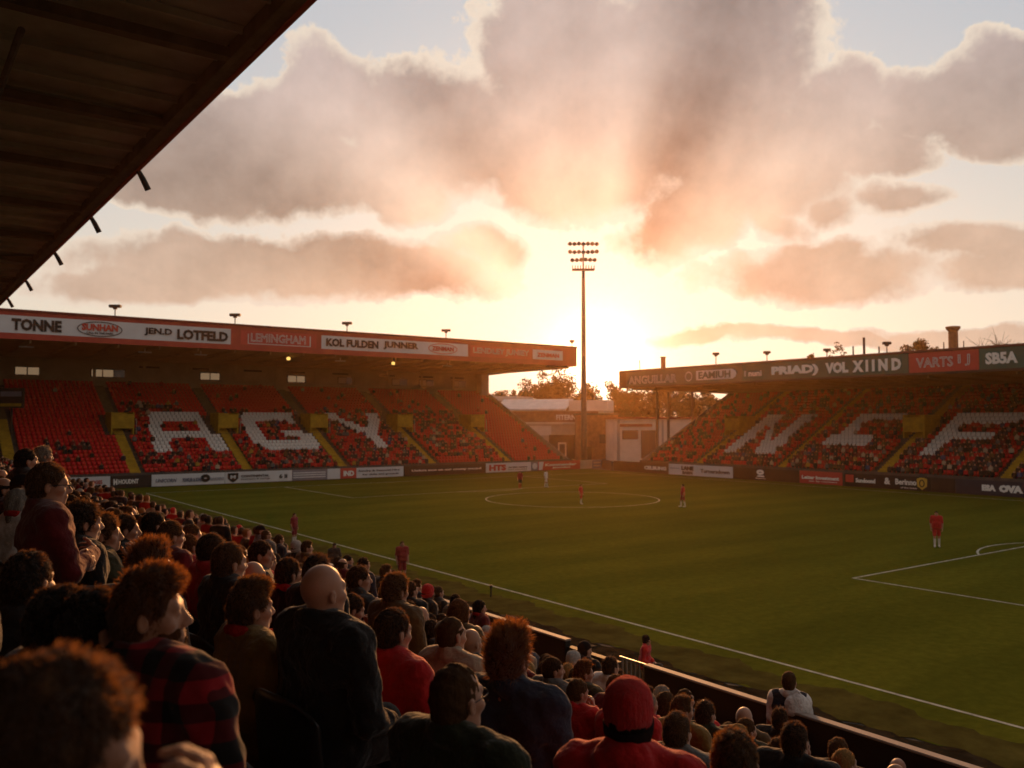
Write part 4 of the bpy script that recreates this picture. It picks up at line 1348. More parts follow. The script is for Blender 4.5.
# corner tower with lit sign box, at the far end of the near stand
MB().box(-6, 4.0 - .01, 97.2, 123, 0, 15.0).build('corner_block', M['brown_board'], ns)
e = empty('corner_stairs', (7.2, 104, 0), 'dark stair block with a white handrail at the shaded corner between the two stands', 'stairs')
MB().prism([(99.2, 0), (99.2, 1.4), (121.3, 11.6), (121.3, 0)], 0, 4.01, 10.35).build('ramp', M['brown_board'], e)
MB().box(4.01, 10.2, 98.8, 99.18, 0, 3.2).build('front_wall', M['grey_panel'], e)
MB().tube([(8.6, 98.9, 3.6), (8.3, 99.3, 5.2), (7.4, 101.5, 6.3)], .08, 6).build('handrail', M['white_board'], e)
p = at(12, 398, 95)
e = empty('sign_box', (p[0], p[1], 0), 'small hanging sign box with pale blue and yellow bands in the dark corner', 'sign')
MB().obox(p, RT, (FW[0], FW[1], 0), (0, 0, 1), 1.3, .2, 1.1).build('case', M['steel_dark'], e)
MB().obox(p + np.array([0, 0, .45]) - FW * .22, RT, (FW[0], FW[1], 0), (0, 0, 1), 1.15, .012, .28).build('upper_panel', M['grey_panel'], e)
MB().obox(p + np.array([0, 0, -.75]) - FW * .22, RT, (FW[0], FW[1], 0), (0, 0, 1), 1.15, .012, .16).build('lower_panel', M['yellow'], e)
MB().tube([(p[0], p[1], 0), (p[0], p[1], p[2] - 1.1)], .12, 8).build('post', M['steel_dark'], e)
# small flag stump beside the touchline
p = at_plane(491, 597, 2, 0.0)
e = empty('corner_peg', (p[0], p[1], 0), 'short dark marker peg standing by the near touchline', 'peg')
MB().tube([(p[0], p[1], 0), (p[0], p[1], .42)], .035, 6).build('peg', M['ink'], e)
MB().tube([(p[0], p[1], .36), (p[0], p[1], .48)], .06, 8).build('peg_cap', M['ink'], e)
# ------------------------------------------------------------------ people: implicit surfaces turned into single continuous meshes
def smin(a, b, k):
    h = np.maximum(k - np.abs(a - b), 0.0) / k
    return np.minimum(a, b) - h * h * k * 0.25


class Field:
    def __init__(s, xs, ys, zs):
        s.ax = [np.asarray(a, np.float32) for a in (xs, ys, zs)]
        s.f = np.full([len(a) for a in s.ax], 0.5, np.float32)

    def _win(s, lo, hi):
        sl_ = []
        for a, l, h in zip(s.ax, lo, hi):
            i0 = max(0, int(np.searchsorted(a, l)) - 1); i1 = min(len(a), int(np.searchsorted(a, h)) + 1)
            if i1 - i0 < 1: return None
            sl_.append(slice(i0, i1))
        g = np.meshgrid(*[a[q] for a, q in zip(s.ax, sl_)], indexing='ij', sparse=True)
        return tuple(sl_), g

    def _put(s, sl_, d, k, op):
        if op == 'add': s.f[sl_] = smin(s.f[sl_], d, k)
        else: s.f[sl_] = -smin(-s.f[sl_], d, k)

    def cap(s, a, b, ra, rb=None, k=0.02, op='add'):
        rb = ra if rb is None else rb
        a = np.array(a, float); b = np.array(b, float); m_ = max(ra, rb) + k + .02
        w = s._win(np.minimum(a, b) - m_, np.maximum(a, b) + m_)
        if w is None: return s
        sl_, (X, Y, Z) = w
        d = b - a; dd = max(1e-9, d @ d)
        t = np.clip(((X - a[0]) * d[0] + (Y - a[1]) * d[1] + (Z - a[2]) * d[2]) / dd, 0, 1)
        D = np.sqrt((X - a[0] - t * d[0]) ** 2 + (Y - a[1] - t * d[1]) ** 2 + (Z - a[2] - t * d[2]) ** 2) - (ra + (rb - ra) * t)
        s._put(sl_, D, k, op); return s

    def ell(s, c, r, k=0.02, op='add', rot=None):
        c = np.array(c, float); r = np.array(r, float); m_ = r.max() + k + .02
        w = s._win(c - m_, c + m_)
        if w is None: return s
        sl_, (X, Y, Z) = w
        X, Y, Z = X - c[0], Y - c[1], Z - c[2]
        if rot is not None:
            X, Y, Z = [rot[0][i] * X + rot[1][i] * Y + rot[2][i] * Z for i in range(3)]
        k0 = np.sqrt((X / r[0]) ** 2 + (Y / r[1]) ** 2 + (Z / r[2]) ** 2)
        k1 = np.sqrt((X / r[0] ** 2) ** 2 + (Y / r[1] ** 2) ** 2 + (Z / r[2] ** 2) ** 2)
        s._put(sl_, k0 * (k0 - 1) / np.maximum(k1, 1e-6), k, op); return s

    def noise(s, amp, freq, seed=0):
        X, Y, Z = np.meshgrid(*s.ax, indexing='ij', sparse=True)
        q = np.random.default_rng(seed)
        d = 0
        for i in range(4):
            w = q.normal(size=3); w /= np.linalg.norm(w)
            f_ = freq * (1 + .5 * i)
            d = d + np.sin((w[0] * X + w[1] * Y + w[2] * Z) * f_ + q.uniform(0, 6)) / (1 + .4 * i)
        s.f += (amp * d / 2).astype(np.float32); return s

    def mesh(s):
        xs, ys, zs = s.ax; f = s.f; ins = f < 0
        nx, ny, nz = f.shape
        acc = {}
        cid = -np.ones((nx - 1, ny - 1, nz - 1), np.int32)
        cells, pos, quads = [], [], []
        ax = [xs, ys, zs]
        for a in range(3):
            s0 = [slice(None)] * 3; s1 = [slice(None)] * 3
            s0[a] = slice(0, -1); s1[a] = slice(1, None)
            ch = ins[tuple(s0)] != ins[tuple(s1)]
            I = np.array(np.nonzero(ch)).T
            if len(I) == 0: continue
            J = I.copy(); J[:, a] += 1
            f0 = f[tuple(I.T)]; f1 = f[tuple(J.T)]
            t = f0 / (f0 - f1)
            P = np.stack([ax[c][I[:, c]] for c in range(3)], 1).astype(np.float64)
            P[:, a] += t * (ax[a][J[:, a]] - ax[a][I[:, a]])
            b_, c_ = [(1, 2), (2, 0), (0, 1)][a]
            ok = (I[:, b_] > 0) & (I[:, c_] > 0) & (I[:, b_] < f.shape[b_] - 1) & (I[:, c_] < f.shape[c_] - 1)
            I, P, f0 = I[ok], P[ok], f0[ok]
            q4 = []
            for db, dc in ((-1, -1), (0, -1), (0, 0), (-1, 0)):
                K = I.copy(); K[:, b_] += db; K[:, c_] += dc
                q4.append(K); cells.append(K); pos.append(P)
            quads.append((q4, f0 < 0))
        C = np.concatenate(cells); P = np.concatenate(pos)
        flat = (C[:, 0] * (ny - 1) + C[:, 1]) * (nz - 1) + C[:, 2]
        uq_, inv = np.unique(flat, return_inverse=True)
        V = np.zeros((len(uq_), 3)); n = np.bincount(inv, minlength=len(uq_))
        for c in range(3): V[:, c] = np.bincount(inv, P[:, c], len(uq_)) / n
        F = []
        k = 0
        for q4, sg in quads:
            m_ = len(sg)
            ids = np.stack([inv[k + i * m_:k + (i + 1) * m_] for i in range(4)], 1)
            k += 4 * m_
            F.append(np.where(sg[:, None], ids, ids[:, ::-1]))
        return V, np.concatenate(F)


def rotz(a): c, s_ = math.cos(a), math.sin(a); return np.array([[c, -s_, 0], [s_, c, 0], [0, 0, 1]])
def rotx(a): c, s_ = math.cos(a), math.sin(a); return np.array([[1, 0, 0], [0, c, -s_], [0, s_, c]])


def axis_pts(lo, hi, flo, fhi, fine, coarse):
    a = list(np.arange(lo, flo, coarse)) + list(np.arange(flo, fhi, fine)) + list(np.arange(fhi, hi + coarse, coarse))
    return a


def head_T(P):
    """neck pivot and head rotation"""
    piv = np.array([0, P['lean'] * .56 - .01, P['neck']])
    Rm = rotz(-R(P['yaw'])) @ rotx(-R(P['nod']))
    return piv, Rm


def add_head(F, P):
    piv, Rm = head_T(P)
    T = lambda *p: piv + Rm @ np.array(p)
    w = P['fat']
    E = lambda c, r, k, op='add': F.ell(T(*c), r, k, op, Rm)
    F.cap(piv + (0, -.035, -.13), piv + Rm @ np.array((0, -.012, .06)), .060 * w, .056 * w, .03)
    E((0, -.012, .125), (.076, .097, .095), .02)
    E((0, .026, .062), (.060 * w, .066, .086), .03)
    F.cap(T(-.034 * w, .028, .012), T(.034 * w, .028, .012), .034, .034, .03)
    E((0, .072, .006), (.022, .020, .019), .02)
    F.cap(T(-.036, .076, .121), T(.036, .076, .121), .014, .014, .02)
    E((-.034, .100, .100), (.016, .016, .014), .012, 'sub'); E((.034, .100, .100), (.016, .016, .014), .012, 'sub')
    E((-.032, .080, .101), (.0125, .0125, .0115), .004); E((.032, .080, .101), (.0125, .0125, .0115), .004)
    F.cap(T(0, .088, .108), T(0, .110, .070), .009, .0135, .012)
    F.cap(T(-.013, .099, .063), T(.013, .099, .063), .010, .010, .008)
    F.cap(T(-.018, .089, .040), T(.018, .089, .040), .0085, .0085, .008)
    F.cap(T(-.016, .087, .029), T(.016, .087, .029), .009, .009, .008)
    for s_ in (-1, 1):
        E((s_ * .052, .055, .072), (.020, .026, .022), .02)
        E((s_ * .081, -.012, .085), (.009, .018, .028), .007)
        E((s_ * .092, -.006, .086), (.009, .012, .020), .006, 'sub')
    if P.get('beard'):
        E((0, .055, .012), (.050, .042, .042), .02)


def hand_field(T, side, curl=.7, spread=1.0, res=.0055):
    """T maps hand space (x across towards the thumb*side, y along the fingers, z up off the back) to body space"""
    pr = []
    pr.append(((-.026, .0, 0), (-.026, .075, 0), .016, .013)); pr.append(((.0, 0, 0), (.0, .08, .002), .017, .014)); pr.append(((.026, .0, 0), (.026, .076, 0), .017, .014))
    for i, (x, L_) in enumerate(((.036, .072), (.012, .082), (-.012, .076), (-.034, .060))):
        p = np.array([x, .080 - .004 * abs(i - 1), 0.0]); a = .25 + curl * .3
        for j, fr_ in enumerate((.42, .33, .25)):
            q = p + L_ * fr_ * np.array([.10 * spread * (x / .036), math.cos(a), -math.sin(a)])
            pr.append((tuple(p), tuple(q), .0095 - .0012 * j, .0088 - .0012 * j)); p = q; a += curl * .75
    p = np.array([.034, .015, -.004])
    for j, (dx, dy, dz) in enumerate(((.026, .026, -.012), (.012, .026, -.010), (.002, .022, -.008))):
        q = p + np.array([dx, dy, dz]); pr.append((tuple(p), tuple(q), .013 - .0015 * j, .0115 - .0015 * j)); p = q
    pts = np.array([T(np.array((side * q[0], q[1], q[2]))) for c in pr for q in c[:2]])
    lo, hi = pts.min(0) - .03, pts.max(0) + .03
    F = Field(*[np.arange(l, h, res) for l, h in zip(lo, hi)])
    for a, b_, ra, rb in pr:
        F.cap(T(np.array((side * a[0], a[1], a[2]))), T(np.array((side * b_[0], b_[1], b_[2]))), ra, rb, .006)
    F.cap(T(np.array((0, -.07, 0))), T(np.array((0, .0, 0))), .026, .026, .02)
    return F.mesh()


def basis(yd, zd):
    y = np.array(yd, float); y /= np.linalg.norm(y)
    z = np.array(zd, float); z -= y * (z @ y); z /= np.linalg.norm(z)
    return np.stack([np.cross(y, z), y, z], 1)


def joints(P):
    """arm and leg joints for the pose"""
    J = {}
    dz = P['neck'] - 1.10
    w = P['build']; ln = P['lean']
    Y = lambda z: ln * (z - .5)
    pose = P['pose']
    for s_ in (-1, 1):
        sh = np.array([s_ * .195 * w, Y(.98) - .012, 1.005 + dz])
        el = np.array([s_ * .245 * w, Y(.72) + .03, .70 + dz]); wr = np.array([s_ * .13, .27, .60 + dz])
        hy, hz = (-.45 * s_, 1, -.25), (0, .3, 1)
        if pose == 'stand':
            el = np.array([s_ * .245 * w, -.02, .70 + dz]); wr = np.array([s_ * .25, .07, .45 + dz]); hy, hz = (0, .25, -1), (s_, .2, 0)
        elif pose == 'clasp':      # both hands brought together at the mouth
            el = np.array([s_ * .23 * w, Y(.75) + .20, .74 + dz]); wr = np.array([s_ * .045, Y(1.05) + .185, 1.02 + dz]); hy, hz = (-.12 * s_, -.05, 1), (s_, .6, 0)
        elif pose == 'chin' and s_ == 1:
            el = np.array([.22 * w, Y(.72) + .22, .72 + dz]); wr = np.array([.05, .215, 1.07 + dz]); hy, hz = (-.05, .05, 1), (.3, 1, .1)
        elif pose == 'fold':
            el = np.array([s_ * .25 * w, Y(.75) + .08, .74 + dz]); wr = np.array([-s_ * .04, .25 + .02 * s_, .78 + dz + .02 * s_]); hy, hz = (-s_, .05, 0), (0, 1, .1)
        elif pose == 'up' and s_ == 1:
            el = np.array([.30 * w, .12, .95 + dz]); wr = np.array([.14, .22, 1.13 + dz]); hy, hz = (-.5, -.1, 1), (.3, 1, .1)
        J[s_] = (sh, el, wr, hy, hz)
    return J


def torso(F, P, g, k=.07):
    """g = growth of the garment over the body"""
    dz = P['neck'] - 1.10; w = P['build']; ln = P['lean']; bl = P['belly']
    Y = lambda z: ln * (z - .5)
    c = lambda z: np.array([0, Y(z), z + dz])
    F.cap(c(.93) + (-.10 * w, -.012, 0), c(.93) + (.10 * w, -.012, 0), .112 + g, .112 + g, k)
    F.cap(c(.72) + (-.075 * w, .0 + .02 * bl, 0), c(.72) + (.075 * w, .02 * bl, 0), .118 + .03 * bl + g, None, k)
    F.cap(c(.56) + (-.085 * w, .005, 0), c(.56) + (.085 * w, .005, 0), .118 + .02 * bl + g, None, k)
    F.cap(c(1.03) + (-.172 * w, -.016, -.01), c(1.03) + (.172 * w, -.016, -.01), .058 + g, None, .06)
    for s_ in (-1, 1):
        F.cap(c(1.09) + (s_ * .035, -.034, 0), c(1.03) + (s_ * .15 * w, -.022, .005), .042 + g * .8, .050 + g * .8, .05)
        F.ell(c(.90) + (s_ * .085 * w, -.055, 0), (.085, .055 + g, .11), .05)


def build_arrays(P, fine=.0062, coarse=.028, cloth=.0125, strands=0):
    """returns {part: (V, F quads, tris or None)} for one person, facing +Y, floor at z=0"""
    out = {}
    q = np.random.default_rng(P['seed'])
    piv, Rm = head_T(P)
    nz_ = P['neck']; seated = P['pose'] != 'stand' and P['pose'] != 'run'
    J = joints(P)
    # --- skin: head, neck, trunk, arms, legs, one surface
    ymax = .62 if seated else .30
    F = Field(axis_pts(-.36, .36, -.108, .108, fine, coarse), axis_pts(-.28, ymax, piv[1] - .125, piv[1] + .14, fine, coarse),
              axis_pts(-.02, nz_ + .26, nz_ - .04, nz_ + .245, fine, coarse))
    torso(F, P, -.012)
    for s_ in (-1, 1):
        sh, el, wr, hy, hz = J[s_]
        F.cap(sh, el, .046, .038, .03); F.cap(el, wr, .038, .028, .02)
        if seated:
            F.cap((s_ * .09, .02, .52), (s_ * .12, .44, .50), .075, .058, .05); F.cap((s_ * .12, .44, .50), (s_ * .12, .46, .08), .055, .038, .03)
            F.cap((s_ * .12, .44, .06), (s_ * .13, .56, .04), .04, .032, .03)
        else:
            k1 = P.get('stride', 0) * s_
            hp = np.array((s_ * .09, 0, nz_ - .55)); kn = np.array((s_ * .10, .03 + .16 * k1, .50)); an = np.array((s_ * .10, -.02 + .22 * k1, .09))
            F.cap(hp, kn, .082, .058, .05); F.cap(kn, an, .054, .038, .03); F.cap(an + (0, 0, -.04), an + (.01 * s_, .15, -.055), .036, .03, .03)
    add_head(F, P)
    V, Q = F.mesh()
    for s_ in (-1, 1):      # hands, joined at the wrist
        sh, el, wr, hy, hz = J[s_]
        B = basis(hy, hz)
        hv, hq = hand_field(lambda p, B=B, wr=wr: wr + B @ p, -s_ if P['pose'] != 'stand' else s_, P.get('curl', .8), 1.0, .0055 if fine < .008 else .010)
        Q = np.concatenate([Q, hq + len(V)]); V = np.concatenate([V, hv])
    out['body'] = (V, Q)
    # --- upper garment
    g = P['puff']
    top = nz_ + .085
    F = Field(np.arange(-.42, .42, cloth), np.arange(-.30, .46, cloth), np.arange(nz_ - .72, top, cloth))
    torso(F, P, g)
    for s_ in (-1, 1):
        sh, el, wr, hy, hz = J[s_]
        short = P['garment'] == 'shirt'
        F.cap(sh, el if not short else sh + (el - sh) * .75, .060 + g * .8, .048 + g * .7, .045)
        if not short:
            d_ = (wr - el)
            F.cap(el, wr - d_ * .04, .048 + g * .7, .036 + g * .6, .03)
            if P['garment'] != 'puffer':
                for t in (.0, .22, .42):      # cloth bunching at the elbow
                    pp = el + d_ * t; F.ell(pp + q.normal(size=3) * .008, (.05 + g * .6, .05 + g * .6, .022), .02)
    if P['garment'] == 'puffer':
        for s_ in (-1, 1):
            sh, el, wr, hy, hz = J[s_]
            for t in np.linspace(.05, .95, 5): F.ell(sh + (el - sh) * t, (.075, .075, .042), .012)
            for t in np.linspace(.1, .9, 4): F.ell(el + (wr - el) * t, (.062, .062, .040), .012)
    if P['collar']:
        n_ = 16
        c0 = np.array([0, piv[1] - .024, nz_ - .045])
        rr = .066 * P['fat']
        for i in range(n_):
            t0, t1 = 2 * math.pi * i / n_, 2 * math.pi * (i + 1) / n_
            f0 = lambda t: c0 + (rr * math.cos(t), (rr * 1.02) * math.sin(t), .012 - .030 * math.sin(t) + P['collar'] * .022)
            F.cap(f0(t0), f0(t1), .010 + .005 * P['collar'], None, .02)
            F.cap(f0(t0) - (0, 0, .035), f0(t1) - (0, 0, .035), .017, None, .03)
    if P.get('hood'):
        F.ell((0, piv[1] - .10, nz_ - .02), (.11, .065, .085), .03)
    F.noise(.0085, 30, P['seed']); F.noise(.0045, 75, P['seed'] + 1)
    F.cap(piv + (0, -.022, -.02), piv + (0, -.01, .25), .050 * P['fat'], .062 * P['fat'], .01, 'sub')
    out['top'] = F.mesh()
    # --- trousers / shorts and shoes
    F = Field(np.arange(-.26, .26, .018), np.arange(-.24, ymax + .02, .018), np.arange(.06, nz_ - .44, .018))
    hz0 = .53 if seated else nz_ - .55
    F.cap((-.075, .0, hz0), (.075, .0, hz0), .125, None, .05)
    for s_ in (-1, 1):
        if seated:
            F.cap((s_ * .09, .02, .52), (s_ * .125, .45, .505), .092, .074, .05); F.cap((s_ * .125, .45, .505), (s_ * .12, .46, .10), .070, .055, .04)
        else:
            k1 = P.get('stride', 0) * s_
            hp = np.array((s_ * .09, 0, nz_ - .57)); kn = np.array((s_ * .10, .03 + .16 * k1, .50)); an = np.array((s_ * .10, -.02 + .22 * k1, .09))
            if P['legs'] == 'shorts': F.cap(hp, kn + (hp - kn) * .22, .100, .092, .03)
            else: F.cap(hp, kn, .097, .074, .04); F.cap(kn, an, .070, .058, .03)
    F.noise(.005, 28, P['seed'] + 3)
    out['legs'] = F.mesh()
    F = Field(np.arange(-.2, .2, .014), np.arange(-.35, ymax + .12, .014), np.arange(-.012, .45, .014))
    for s_ in (-1, 1):
        if seated: a, b_ = np.array((s_ * .12, .44, .055)), np.array((s_ * .13, .60, .04))
        else:
            k1 = P.get('stride', 0) * s_
            a = np.array((s_ * .10, -.02 + .22 * k1, .055)); b_ = a + (.012 * s_, .17, -.012)
        F.cap(a, b_, .046, .040, .02)
        if P['legs'] == 'shorts':
            kn = np.array((s_ * .10, .03 + .16 * P.get('stride', 0) * s_, .44)); F.cap(a + (0, 0, .03), kn, .046, .060, .02)
    out['shoes'] = F.mesh()
    # --- hair or hat
    st = P['hair']
    H0 = lambda *p: piv + Rm @ np.array(p)
    E = lambda F, c, r, k, op='add': F.ell(H0(*c), r, k, op, Rm)
    hs = max(fine, .0068)
    if st != 'none':
        F = Field(np.arange(-.17, .17, hs), np.arange(piv[1] - .21, piv[1] + .19, hs), np.arange(nz_ - (.22 if st == 'long' else .02), nz_ + .30, hs))
        th = {'short': .005, 'buzz': .0015, 'spiky': .012, 'curly': .012, 'long': .014, 'quiff': .005, 'fringe': .004, 'tuft': .006}[st]
        E(F, (0, -.018, .129), (.0765 + th, .0975 + th, .0955 + th * .9), .01)
        E(F, (0, -.045, .075), (.066 + th * .6, .066 + th * .5, .075), .03)
        if st in ('quiff', 'spiky'):
            E(F, (0, .030, .205), (.062, .060, .030), .03); E(F, (0, .0, .215), (.058, .070, .026), .03)
        if st == 'long':
            E(F, (0, -.055, .03), (.088, .060, .13), .04); E(F, (0, -.065, -.08), (.080, .045, .11), .04)
            for s_ in (-1, 1): F.cap(H0(s_ * .078, -.01, .12), H0(s_ * .080, -.005, -.03), .024, .018, .03)
        if st == 'curly': F.noise(.011, 95, P['seed'])
        else: F.noise(.0045, 130, P['seed'])
        E(F, (0, .108, .062), (.094, .078, .098), .012, 'sub')      # open the face
        if st != 'long':
            for s_ in (-1, 1): E(F, (s_ * .092, -.008, .078), (.028, .030, .042), .008, 'sub')
            F.cap(H0(-.12, -.03, -.045), H0(.12, -.03, -.045), .078, None, .008, 'sub')
        if st == 'fringe':
            E(F, (0, .01, .215), (.105, .125, .085), .01, 'sub')
        V, Q = F.mesh()
        tri = None
        if strands and st not in ('buzz',):
            n = {'fringe': strands // 3}.get(st, strands)
            fc = V[Q].mean(1); d1 = V[Q[:, 2]] - V[Q[:, 0]]; d2 = V[Q[:, 3]] - V[Q[:, 1]]
            nr = np.cross(d1, d2); ar = np.linalg.norm(nr, axis=1); nr /= np.maximum(ar, 1e-9)[:, None]
            cc = H0(0, -.015, .12)
            outw = fc - cc; outw /= np.linalg.norm(outw, axis=1)[:, None]
            sg = np.sign((nr * outw).sum(1)); nr *= sg[:, None]
            pr = ar * ((nr * outw).sum(1) > .25); pr /= pr.sum()
            pk = q.choice(len(Q), n, p=pr)
            w4 = q.dirichlet((1, 1, 1, 1), n)
            p0 = (V[Q[pk]] * w4[:, :, None]).sum(1); nn = nr[pk]
            loc = (p0 - piv) @ Rm
            topn = np.clip((loc[:, 2] - .15) / .08, 0, 1)
            fwd = Rm @ np.array([0, 1, 0]); upv = np.array([0, 0, 1.0])
            ln_ = {'spiky': .044, 'quiff': .022, 'short': .015, 'curly': .024, 'long': .022, 'fringe': .012, 'tuft': .03}[st]
            if st == 'spiky': flow = upv * .8 + nn * .6
            elif st == 'quiff': flow = (fwd * .8 + upv * .7)[None] * topn[:, None] + (1 - topn)[:, None] * (-upv * .9) + nn * .3
            elif st == 'curly': flow = nn * .8 + q.normal(size=(n, 3)) * .7
            elif st == 'long': flow = nn * .35 - upv * .9
            else: flow = fwd * .8 * topn[:, None] - upv * .9 * (1 - topn)[:, None] + nn * .32
            cl = q.normal(size=(40, 3)) * .35      # strands clump
            flow = flow + cl[(np.abs(np.floor(loc[:, 0] * 45) * 7 + np.floor(loc[:, 1] * 45) * 3 + np.floor(loc[:, 2] * 30)).astype(int)) % 40] + q.normal(size=(n, 3)) * .22
            flow /= np.linalg.norm(flow, axis=1)[:, None]
            L_ = ln_ * 1.25 * q.uniform(.4, 1.3, (n, 1)) * (np.where(topn > .3, 1.0, .65)[:, None])
            sd = np.cross(flow, nn + q.normal(size=(n, 3)) * .3); sd /= np.maximum(np.linalg.norm(sd, axis=1), 1e-6)[:, None]
            wd = .0012 * (1.4 if st == 'curly' else 1.0)
            mid = p0 + flow * L_ * .55 + nn * L_ * .08; tip = p0 + flow * L_ - upv * L_ * .12
            SVv = np.stack([p0 - sd * wd, p0 + sd * wd, mid + sd * wd * .8, mid - sd * wd * .8, tip], 1).reshape(-1, 3)
            b0 = len(V) + 5 * np.arange(n)
            Q = np.concatenate([Q, np.stack([b0, b0 + 1, b0 + 2, b0 + 3], 1)])
            tri = np.stack([b0 + 3, b0 + 2, b0 + 4], 1)
            V = np.concatenate([V, SVv])
        out['hair'] = (V, Q, tri)
    if P.get('beard'):
        F = Field(np.arange(-.12, .12, hs), np.arange(piv[1] - .10, piv[1] + .17, hs), np.arange(nz_ - .06, nz_ + .14, hs))
        E(F, (0, .028, .055), (.064, .072, .084), .02); F.cap(H0(-.034, .03, .008), H0(.034, .03, .008), .0385, None, .03); E(F, (0, .076, .004), (.028, .027, .027), .02)
        E(F, (0, .062, .108), (.075, .085, .062), .01, 'sub'); F.cap(H0(-.10, -.045, .02), H0(.10, -.045, .02), .062, None, .01, 'sub')
        F.noise(.004, 140, P['seed'])
        V, Q = F.mesh()
        n = 2200 if strands > 2000 else 300
        pk = q.integers(0, len(Q), n); p0 = V[Q[pk]].mean(1) + q.normal(size=(n, 3)) * .002
        nn = p0 - H0(0, .01, .05); nn /= np.linalg.norm(nn, axis=1)[:, None]
        fl = nn * .7 + np.array([0, 0, -.8]) + q.normal(size=(n, 3)) * .3; fl /= np.linalg.norm(fl, axis=1)[:, None]
        L_ = .014 * q.uniform(.5, 1.3, (n, 1)); sd = np.cross(fl, nn); sd /= np.maximum(np.linalg.norm(sd, axis=1), 1e-6)[:, None]
        b0 = len(V) + 4 * np.arange(n)
        V = np.concatenate([V, np.stack([p0 - sd * .0009, p0 + sd * .0009, p0 + fl * L_ + sd * .0003, p0 + fl * L_ - sd * .0003], 1).reshape(-1, 3)])
        out['beard'] = (V, np.concatenate([Q, np.stack([b0, b0 + 1, b0 + 2, b0 + 3], 1)]))
    if P.get('hat') == 'beanie':
        F = Field(np.arange(-.15, .15, hs), np.arange(piv[1] - .17, piv[1] + .15, hs), np.arange(nz_, nz_ + .30, hs))
        E(F, (0, -.014, .145), (.091, .110, .105), .01); E(F, (0, -.02, .20), (.080, .094, .066), .03)
        F.noise(.0035, 60, P['seed'])
        X, Y_, Z = np.meshgrid(*F.ax, indexing='ij', sparse=True)
        F.f += (.0016 * np.sin(34 * np.arctan2(X, Y_ - piv[1] + .01)) + 0 * Z).astype(np.float32)
        n0 = Rm @ np.array([0, -.18, 1.0]); n0 /= np.linalg.norm(n0)
        X, Y_, Z = np.meshgrid(*F.ax, indexing='ij', sparse=True)
        pc = H0(0, -.01, .098)
        pl = (X - pc[0]) * n0[0] + (Y_ - pc[1]) * n0[1] + (Z - pc[2]) * n0[2]
        F.f = np.maximum(F.f, -pl)
        out['hat'] = F.mesh()
        F = Field(np.arange(-.15, .15, hs), np.arange(piv[1] - .17, piv[1] + .15, hs), np.arange(nz_, nz_ + .22, hs))
        E(F, (0, -.016, .100), (.094, .112, .110), .01); F.noise(.002, 90, P['seed'])
        pl = (X - pc[0]) * n0[0] + (Y_ - pc[1]) * n0[1] + (F.ax[2][None, None, :] - pc[2]) * n0[2]
        F.f = np.maximum(F.f, np.maximum(pl - .012, -pl - .055))
        out['band'] = F.mesh()
    if P.get('hat') == 'cap':
        F = Field(np.arange(-.15, .15, hs), np.arange(piv[1] - .17, piv[1] + .24, hs), np.arange(nz_ + .05, nz_ + .30, hs))
        E(F, (0, -.014, .135), (.087, .106, .100), .01)
        X, Y_, Z = np.meshgrid(*F.ax, indexing='ij', sparse=True); pc = H0(0, 0, .128)
        F.f = np.maximum(F.f, -(Z - pc[2]))
        F.ell(H0(0, .125, .130), (.070, .065, .010), .015, rot=Rm)
        out['hat'] = F.mesh()
    if P.get('scarf'):
        F = Field(np.arange(-.16, .16, .010), np.arange(piv[1] - .18, piv[1] + .2, .010), np.arange(nz_ - .2, nz_ + .09, .010))
        for i in range(18):
            f0 = lambda t: np.array([.082 * math.cos(t), piv[1] - .012 + .086 * math.sin(t), nz_ - .012 - .028 * math.sin(t)])
            F.cap(f0(2 * math.pi * i / 18), f0(2 * math.pi * (i + 1) / 18), .026, None, .02)
        F.cap((.05, piv[1] + .10, nz_ - .04), (.07, piv[1] + .13, nz_ - .18), .03, .035, .02)
        F.noise(.005, 70, P['seed'])
        out['scarf'] = F.mesh()
    if P.get('glasses'):
        g_ = MB()
        for s_ in (-1, 1):
            ringp = [H0(s_ * .034 + .022 * math.cos(t), .103, .101 + .017 * math.sin(t)) for t in np.linspace(0, 2 * math.pi, 14)]
            g_.tube(ringp, .0022, 5, False)
            g_.tube([H0(s_ * .056, .101, .104), H0(s_ * .076, .06, .106), H0(s_ * .083, -.005, .100)], .0022, 5)
        g_.tube([H0(-.012, .105, .104), H0(.012, .105, .104)], .0022, 5)
        out['glasses'] = (np.array(g_.v), np.array([f_ for f_ in g_.f if len(f_) == 4]))
    return out


BASE = dict(lean=.05, neck=1.10, yaw=0, nod=0, fat=1.0, build=1.10, belly=.4, puff=.020, garment='jacket', collar=1, hair='short', pose='lap', legs='trousers', seed=1)

# ------------------------------------------------------------------ colours
SK = {'fair': mat('fair_skin', (0.35, 0.158, 0.088), 0.5, 0.12, 14, 0.08, 120, spec=.4, sheen=.5), 'tan': mat('tanned_skin', (0.28, 0.125, 0.065), 0.5, 0.14, 14, 0.08, 120, spec=.4, sheen=.5), 'deep': mat('deep_skin', (0.13, 0.058, 0.03), 0.5, 0.14, 14, 0.08, 120, spec=.4)}
def hairmat(n, c): return (mat(n, tuple(q * .7 for q in c), 0.85, 0.4, 40, 0.6, 160, spec=.08, stretch=(1, 1, .25)), strandmat(n + '_strands', c))
def strandmat(n, c): return mat(n, c, 0.75, 0.35, 40, 0.5, 160, spec=.12, transl=.5, stretch=(1, 1, .25), tcol=tuple(min(.95, q) for q in (c[0] * 2.0 + .19, c[1] * 1.8 + .082, c[2] * 1.3 + .022)), sheen=.6)
